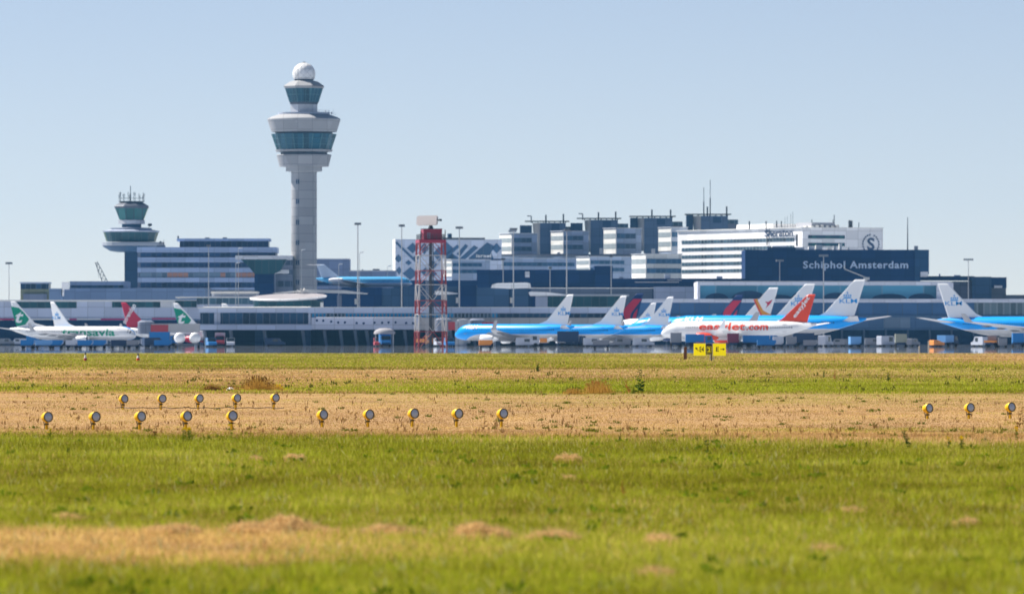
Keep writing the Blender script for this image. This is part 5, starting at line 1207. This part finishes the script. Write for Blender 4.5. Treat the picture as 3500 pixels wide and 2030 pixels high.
def extras():
    """what grows between the blades: dark broad leaves, pale dead stalks, brown stems on the mown strip"""
    def quads(name, m, label, C, Lh, Wd, spread, per, up):
        k = len(C)*per; B = np.repeat(C, per, 0); L = np.repeat(Lh, per)*rng.uniform(.5, 1.1, k); W_ = np.repeat(Wd, per)*rng.uniform(.7, 1.2, k)
        a = rng.uniform(0, 2*math.pi, k); th = rng.uniform(up[0], up[1], k); B = B+np.stack([rng.normal(0, 1, k)*spread, rng.normal(0, 1, k)*spread, np.zeros(k)], 1)
        D = np.stack([np.cos(a)*np.cos(th), np.sin(a)*np.cos(th), np.sin(th)], 1)*L[:, None]; S = np.stack([-D[:, 2], np.zeros(k), D[:, 0]], 1); S /= np.linalg.norm(S, axis=1)[:, None]+1e-6
        V = np.stack([B, B+D*.5+S*W_[:, None]/2, B+D, B+D*.5-S*W_[:, None]/2], 1).reshape(-1, 3)
        me = bpy.data.meshes.new(name); me.vertices.add(k*4); me.vertices.foreach_set('co', V.astype(np.float32).ravel()); me.loops.add(k*4); me.loops.foreach_set('vertex_index', np.arange(k*4, dtype=np.int32)); me.polygons.add(k); me.polygons.foreach_set('loop_start', np.arange(k, dtype=np.int32)*4); me.update(calc_edges=True)
        me.materials.append(m); o = bpy.data.objects.new(name, me); COL.objects.link(o); tag(o, label, 'ground cover', kind='stuff')
    def pts(n, r0, r1): row = rng.uniform(r0, r1, n); Y = H*F/(row-HZ); X = rng.uniform(-1, 1, n)*(Y*.09+1); return X, Y
    X, Y = pts(420, 1500, 2060); k = fbm(X/np.maximum(Y*.02, .5)+51, np.log(Y)*22) > .53; k &= dryness(X, Y) < .3; X, Y = X[k], Y[k]
    quads('broadleaf_plants', leafm('broad_leaf', (.15, .21, .012)), 'dark broad leaved plants scattered in the near green grass', np.stack([X, Y, relief(X, Y)+.035], 1), np.full(len(X), .075), np.full(len(X), .035), .04, 8, (.1, 1.2))
    X, Y = pts(1000, 1500, 2100); quads('pale_dead_stalks', leafm('bleached_stalk', (.50, .47, .22)), 'pale dead grass stalks standing in the near green grass', np.stack([X, Y, relief(X, Y)+.02], 1), np.full(len(X), .12), np.full(len(X), .006), .02, 2, (.7, 1.5))
    X, Y = pts(650, 1342, 1500); k = dryness(X, Y) > .5; X, Y = X[k], Y[k]; quads('brown_stems', leafm('brown_stem', (.24, .14, .05)), 'thin brown stems standing on the mown tan strip', np.stack([X, Y, relief(X, Y)], 1), rng.uniform(.06, .16, len(X)), np.full(len(X), .014), .012, 3, (.9, 1.55))
    X, Y = pts(420, 1345, 1510); k = fbm(X/np.maximum(Y*.05, .5)+81, np.log(Y)*40) > .52; X, Y = X[k], Y[k]; quads('green_tufts', leafm('strip_tuft', (.12, .15, .012)), 'small green tufts growing through the mown tan strip', np.stack([X, Y, relief(X, Y)], 1), np.full(len(X), .075), np.full(len(X), .016), .04, 16, (.3, 1.5))
    X, Y = pts(420, 1210, 1340); quads('far_weeds', leafm('far_weed', (.13, .14, .02)), 'dark weeds dotted over the far green and tan strips', np.stack([X, Y, relief(X, Y)], 1), rng.uniform(.08, .2, len(X)), np.full(len(X), .05), .06, 4, (.5, 1.5))
extras()

# single plants and heaps in the field
weed_green = leafm('weed_green', (.05, .10, .015)); weed_brown = leafm('weed_brown', (.16, .08, .025)); weed_red = leafm('weed_reddish', (.42, .20, .05)); weed_yel = leafm('weed_yellow_flower', (.75, .50, .01)); straw_m = leafm('straw', (.68, .48, .22)); weed_lime = leafm('weed_lime', (.16, .20, .02)); gold_m = leafm('golden_stem', (.50, .30, .07))
def blade_add(b, p, q, w):
    p, q = Vector(p), Vector(q); d = (q-p); sdir = Vector((-d.z, 0, d.x)); sdir = sdir.normalized() if sdir.length > 1e-6 else Vector((1, 0, 0)); m = p.lerp(q, .5)
    b.add([p, m+sdir*w/2, q, m-sdir*w/2], [(0, 1, 2, 3)])
def weed(label, px, base, top, m, stems=3, leaves=14, lean=0.0, flower=None, wid=.35, cat='weed'):
    Y = gY(base); hgt = (base-top)*Y/F; t = thing('weed', label, cat, (gx(px, Y), Y, float(relief(np.array([gx(px, Y)]), np.array([Y]))[0])), random.uniform(0, 6))
    t.rotation_euler[2] = 0; b = MB(); lf = MB(); fl = MB(); px1 = Y/F*3.4
    for k in range(stems):
        bx = random.uniform(-1, 1)*hgt*wid*.4; tp = Vector((bx+lean*hgt+random.uniform(-.12, .12)*hgt, random.uniform(-.1, .1)*hgt, hgt*random.uniform(.7, 1) if k else hgt)); bs = Vector((bx, random.uniform(-.05, .05), -.02))
        b.tube(bs, tp, max(.004, px1*.22), max(.002, px1*.12), n=5)
        for q in range(leaves):
            f = random.uniform(.1, 1); c = bs.lerp(tp, f); L = hgt*.22*(1.1-f*.6); a = random.uniform(0, 6.28)
            blade_add(lf, c, c+Vector((math.cos(a)*L, math.sin(a)*L, random.uniform(-.1, .7)*L)), L*.34)
        if flower:
            for q in range(9):
                c = tp+Vector((random.uniform(-.1, .1), random.uniform(-.1, .1), random.uniform(-.12, .03)))*hgt; L = hgt*.05; a = random.uniform(0, 6.28)
                blade_add(fl, c-Vector((L, 0, 0)), c+Vector((L, 0, L*.3)), L*1.2)
    b.build('stem', m, t); lf.build('foliage', m, t)
    if flower: fl.build('flower', flower, t)
for w in (('dark green single weed at the far left on the green strip', 110, 1330, 1304, weed_green, 2, 16), ('dark bushy weed on the far tan strip above the middle', 1840, 1270, 1240, weed_green, 5, 16),
          ('tall dark dock weed beside the orange dry clump', 2182, 1344, 1262, weed_green, 2, 22), ('rusty leaning weed left of the tall dock weed', 2152, 1344, 1298, weed_red, 3, 12, -.3), ('low lime green weed at the foot of the tall dock weed', 2165, 1345, 1318, weed_lime, 6, 12),
          ('thin dark stem right of the far left row of lights', 1045, 1396, 1362, weed_brown, 2, 5), ('thin stem standing alone right of the far left row', 1012, 1392, 1372, weed_brown, 1, 5), ('tall thin leaning stem at the grass edge, right of centre', 2412, 1556, 1480, weed_green, 1, 14, -.15),
          ('dark green weed leaning left at the grass edge on the right', 3108, 1530, 1466, weed_green, 3, 18, -.35), ('brown weed right behind the third near light', 528, 1492, 1440, weed_brown, 2, 16), ('thin brown stem left of the last middle light', 1655, 1452, 1392, weed_brown, 1, 9),
          ('brown stem touching the last middle light', 1731, 1450, 1420, weed_brown, 1, 6), ('dark leaning stem right of the middle row', 1855, 1449, 1412, weed_brown, 1, 8, -.15), ('short brown stem between two middle lights', 1368, 1447, 1418, weed_brown, 1, 8),
          ('reddish stem on the far green strip at right', 2851, 1302, 1266, weed_red, 2, 8), ('dark leafy weed left of the reddish stem', 2816, 1290, 1266, weed_green, 3, 12), ('thin dark stem right of the reddish stem', 2966, 1300, 1274, weed_green, 1, 6), ('dark spreading weeds on the far strip at right', 3036, 1302, 1270, weed_green, 5, 8),
          ('tall reddish brown stem at the right edge behind the last light', 3494, 1448, 1380, weed_brown, 2, 10), ('small green weed in the near grass at left', 232, 1556, 1526, weed_green, 5, 12), ('low green weed on the tan strip right of centre', 2334, 1467, 1450, weed_lime, 5, 10), ('green weed by the big straw heap', 815, 1800, 1762, weed_green, 6, 10), ('dark green weed right of the big straw heap', 1050, 1796, 1764, weed_green, 5, 10),
          ('thin reddish stem in the near grass, right of centre', 2135, 1705, 1640, weed_red, 2, 8), ('dark green weed at the grass edge in the middle', 2120, 1510, 1484, weed_green, 4, 12), ('dark green weeds at the grass edge, right of the middle', 2960, 1530, 1508, weed_green, 6, 12)):
    weed(*w)
weed('yellow flowering weed clump below the fourth near light', 640, 1506, 1458, weed_lime, 8, 12, 0, weed_yel, .9); weed('tall yellow flowering stem below the last near light', 796, 1502, 1446, weed_lime, 1, 14, 0, weed_yel)
weed('yellow flower at the grass edge near the right side', 3240, 1536, 1492, weed_green, 3, 10, 0, weed_yel); weed('yellow flower right next to another at the grass edge', 3288, 1538, 1488, weed_green, 3, 10, 0, weed_yel); weed('yellow flowering weed at the right edge of the tan strip', 3478, 1502, 1456, weed_lime, 3, 10, 0, weed_yel)
weed('yellow green flowering weed near the left end of the near row', 168, 1498, 1462, weed_lime, 5, 12, 0, weed_yel)
def dry_clump(label, px, base, top, wpx, m, n=420, tips=None):
    Y = gY(base); hgt = (base-top)*Y/F; w = wpx*Y/F/2; t = thing('dry_grass_clump', label, 'dry plants', (gx(px, Y), Y, 0), 0, 'dry clumps on the green strip'); b = MB(); b2 = MB(); px1 = Y/F*3.4
    for k in range(n):
        x = random.gauss(0, .42)*w; hh = hgt*random.uniform(.35, 1)*max(.25, 1-(x/w)**2*.75); d = random.uniform(-1, 1)*w*.8
        q = Vector((x+random.gauss(0, .16)*hgt, d+random.gauss(0, .1), hh)); blade_add(b, (x, d, -.02), q, px1*.5)
        if random.random() < .35: blade_add(b2, q-Vector((0, 0, hh*.18)), q+Vector((random.uniform(-.02, .02), 0, .02)), px1*.9)
    b.build('foliage', m, t); b2.build('seed_head', tips or weed_brown, t)  # grass stalks, with seed heads at their tips
dry_clump('tall golden brown dry clump, widest one left of centre', 884, 1337, 1282, 140, gold_m, 620); dry_clump('low brown dry clump left of the tall golden one', 725, 1336, 1312, 80, weed_brown, 300, gold_m); dry_clump('small brown clump between the two larger dry clumps', 792, 1337, 1316, 70, gold_m, 220)
dry_clump('orange dry clump right of centre beside the dock weed', 2040, 1346, 1298, 130, gold_m, 330, weed_red); dry_clump('low yellowish dry clump left of the orange one', 1962, 1347, 1318, 90, gold_m, 300, weed_lime); dry_clump('yellow edge clump right of the tall golden one', 948, 1336, 1312, 60, gold_m, 200, weed_yel)
def heap(label, px, base, wpx, hpx, n=900, soft=.5):
    hpx *= 1.15 if px < 1700 else .85; wpx *= 1.15; n = int(n*1.5)
    Y = gY(base); w = wpx*Y/F/2; hh = hpx*Y/F; t = MB(); L = .13
    lob = [(random.uniform(-.7, .7), random.uniform(-.5, .5), random.uniform(.25, .6), random.uniform(.35, 1)) for _ in range(5)]
    lob[0] = (random.uniform(-.25, .25), 0, .5, 1)
    top = lambda x, d, D: hh*max([.12*max(0, 1-x*x/w/w-d*d/D/D)]+[a[3]*max(0, 1-((x/w-a[0])/a[2])**2-((d/D-a[1])/.8)**2)**.8 for a in lob])
    for k in range(n):
        a = random.uniform(0, 6.28); q = math.sqrt(random.random()); x, d = q*math.cos(a)*w, q*math.sin(a)*max(w*.8, .25)
        z = top(x, d, max(w*.8, .25))*random.uniform(.45, 1.12)+random.uniform(0, .03); th = random.uniform(0, 6.28); e = random.gauss(0, .45)
        l = L*random.uniform(.5, 1.2)*(.6+.4*min(1, w/.3)); v = Vector((math.cos(th), math.sin(th), e))*l/2; c = Vector((x, d, z))
        blade_add(t, c-v, c+v, .007)
    m = 14; rings = []
    for k in range(5):
        q = 1-k/4.2; rings.append([(q*w*.9*math.cos(2*math.pi*i/m)*random.uniform(.85, 1.1), q*max(w*.7, .2)*math.sin(2*math.pi*i/m), .15*hh*(1-q*q)-.02) for i in range(m)])
    t.loft(rings)
    o = t.build('straw_heap', straw_m); X = gx(px, Y); o.location = (X, Y, float(relief(np.array([X]), np.array([Y]))[0])); tag(o, label, 'straw heap', 'straw heaps left after mowing')
for hp in (('largest straw heap, on the upper edge of the near straw strip', 975, 1822, 330, 46, 2600), ('low straw heap at the left of the largest one', 590, 1822, 170, 22, 900), ('low straw ridge right of the largest heap', 1330, 1826, 230, 22, 1200), ('straw heap right of the near straw strip', 1652, 1846, 190, 42, 1500), ('flat straw heap, second right of the near straw strip', 1885, 1848, 180, 30, 1200),
           ('small pale straw heap alone in the near grass, right of centre', 2265, 1862, 90, 26, 700), ('small straw heap in the mid grass, left of centre', 876, 1578, 44, 14, 320), ('flat small straw heap right beside the mid grass one', 1006, 1577, 64, 17, 420), ('dark topped straw heap in the mid grass at centre', 1942, 1582, 78, 28, 700),
           ('tiny straw heap below the centre heap', 1945, 1640, 44, 9, 220), ('faint straw heap at right in the near grass', 2915, 1756, 70, 14, 360), ('faint straw heap far right in the near grass', 3300, 1796, 70, 20, 420), ('faint straw heap in the lower right grass', 2825, 1880, 100, 18, 420), ('low straw heap at left above the straw strip', 240, 1782, 90, 12, 360), ('broad faint straw heap near the bottom right of centre', 2240, 1975, 120, 26, 420)):
    heap(*hp)

# ------------------------------------------------------------------ pavement, ground, trees, sky, haze, sun, camera
def pave_mat():
    m = bpy.data.materials.new('hot_asphalt'); nt, ns, ls = nodes_of(m); b = ns['Principled BSDF']
    tc = N(nt, 'ShaderNodeTexCoord'); nz = N(nt, 'ShaderNodeTexNoise', i={'Scale': .05, 'Detail': 6}); ls.new(tc.outputs['Object'], nz.inputs['Vector'])
    ls.new(mixc(nt, nz.outputs[0], (.44, .47, .52), (.52, .55, .60)), b.inputs['Base Color'])
    b.inputs['Roughness'].default_value = .018; b.inputs['Specular IOR Level'].default_value = .5
    return m
me = bpy.data.meshes.new('pavement'); me.from_pydata([(-900, 808, .004), (900, 808, .004), (900, 2900, .004), (-900, 2900, .004)], [], [(0, 1, 2, 3)]); me.materials.append(pave_mat())
o = bpy.data.objects.new('pavement', me); COL.objects.link(o); struct(o)
me = bpy.data.meshes.new('ground'); me.from_pydata([(-2500, -60, -.12), (2500, -60, -.12), (2500, 5600, -.12), (-2500, 5600, -.12)], [], [(0, 1, 2, 3)]); me.materials.append(mat('meadow_soil', (.16, .17, .05), 1, var=.2, scale=.02, streak=False))
o = bpy.data.objects.new('ground', me); COL.objects.link(o); struct(o)
def tree(label, px, top, w, Y, kind='tree'):
    X = gx(px, Y); hgt = gz(top, Y); t = thing('tree', label, 'tree', (X, Y, 0), 0, 'trees on the horizon'); rw = w*Y/F/2
    b = MB().tube((0, 0, -.2), (0, 0, hgt*.6), .35, .18, n=7)
    for k in range(5): a = k*1.3; b.tube((0, 0, hgt*.35), (math.cos(a)*rw*.6, math.sin(a)*rw*.6, hgt*.7), .15, .05, n=5)
    b.build('trunk', weed_brown, t); c = MB()
    lobes = [(random.gauss(0, .4)*rw, random.gauss(0, .4)*rw, hgt*random.uniform(.45, .85), rw*random.uniform(.3, .5)) for _ in range(9)]
    for lx, ly, lz, lr in lobes:
        for k in range(90):
            v = Vector((random.gauss(0, 1), random.gauss(0, 1), random.gauss(0, 1))).normalized()*lr*random.uniform(.6, 1); p = Vector((lx, ly, lz))+v
            if p.z > hgt: p.z = hgt
            a = Vector((random.gauss(0, 1), random.gauss(0, 1), random.gauss(0, 1))).normalized()*.55; a2 = a.orthogonal().normalized()*.4
            c.add([p-a, p+a2, p+a, p-a2], [(0, 1, 2, 3)])
    c.build('crown', leafm('tree_leaf', (.035, .06, .02)), t)
for k, (px, top, w) in enumerate(((-30, 1006, 60), (12, 998, 46), (52, 1008, 50), (95, 1012, 40))): tree(['round dark tree cut by the left edge', 'tallest dark tree behind the far left lamp mast', 'dark tree right of the far left mast', 'low dark tree before the olive building'][k], px, top, w, 2620)
for k, (px, top, w) in enumerate(((3456, 994, 50), (3490, 990, 46), (3530, 998, 60))): tree(['dark tree right of the dark blocks at far right', 'tallest tree at the right edge', 'tree cut by the right edge'][k], px, top, w, 2700)

W = bpy.data.worlds.new('World'); SC.world = W; W.use_nodes = True
nt = W.node_tree; bg = nt.nodes['Background']
sk = nt.nodes.new('ShaderNodeTexSky'); sk.sky_type = 'NISHITA'; sk.sun_disc = False; sk.sun_elevation = R(SUN_EL); sk.sun_rotation = R(-SUN_AZ)
sk.altitude = 0; sk.air_density = .52; sk.dust_density = 0.0; sk.ozone_density = 1.4
tn = nt.nodes.new('ShaderNodeVectorMath'); tn.operation = 'MULTIPLY'; tn.inputs[1].default_value = (1.12, .965, .95)   # slightly hazier, less green sky
nt.links.new(sk.outputs[0], tn.inputs[0]); nt.links.new(tn.outputs[0], bg.inputs['Color']); bg.inputs['Strength'].default_value = .0535
sun = bpy.data.lights.new('sun', 'SUN'); sun.energy = 5.0; sun.angle = R(.5); sun.color = (1, .95, .87)
so = bpy.data.objects.new('sun', sun); COL.objects.link(so)
sd = Vector((-math.sin(R(SUN_AZ))*math.cos(R(SUN_EL)), math.cos(R(SUN_AZ))*math.cos(R(SUN_EL)), math.sin(R(SUN_EL))))
so.rotation_euler = sd.to_track_quat('Z', 'Y').to_euler(); so.location = (0, 0, 200)
hz = MB().box(-2600, 2600, -80, 5700, -1.2, 112).build('haze', None); hz.data.materials.clear()
hm_ = bpy.data.materials.new('haze_air'); hm_.use_nodes = True; n2 = hm_.node_tree; n2.nodes.remove(n2.nodes['Principled BSDF'])
pv = n2.nodes.new('ShaderNodeVolumePrincipled'); pv.inputs['Color'].default_value = (.22, .58, 1, 1); pv.inputs['Density'].default_value = HAZE = .000032; pv.inputs['Anisotropy'].default_value = .2
n2.links.new(pv.outputs[0], n2.nodes['Material Output'].inputs['Volume']); hz.data.materials.append(hm_); hz['kind'] = 'stuff'; hz['label'] = 'thin pale blue summer haze over the airfield'; hz['category'] = 'haze'
cam = bpy.data.cameras.new('camera'); cam.sensor_width = 36; cam.lens = F/3500*36; cam.shift_y = (HZ-1015)/3500; cam.clip_start = .5; cam.clip_end = 20000
cam.dof.use_dof = True; cam.dof.focus_distance = 195; cam.dof.aperture_fstop = 6.0
co = bpy.data.objects.new('camera', cam); COL.objects.link(co); co.location = (0, 0, H); co.rotation_euler = (R(90), 0, 0); SC.camera = co
vs = SC.view_settings; vs.view_transform = 'Standard'; vs.look = 'None'; vs.exposure = 0.97; vs.gamma = 1

SC.cycles.max_bounces = 6; SC.cycles.volume_bounces = 0; SC.cycles.use_denoising = True
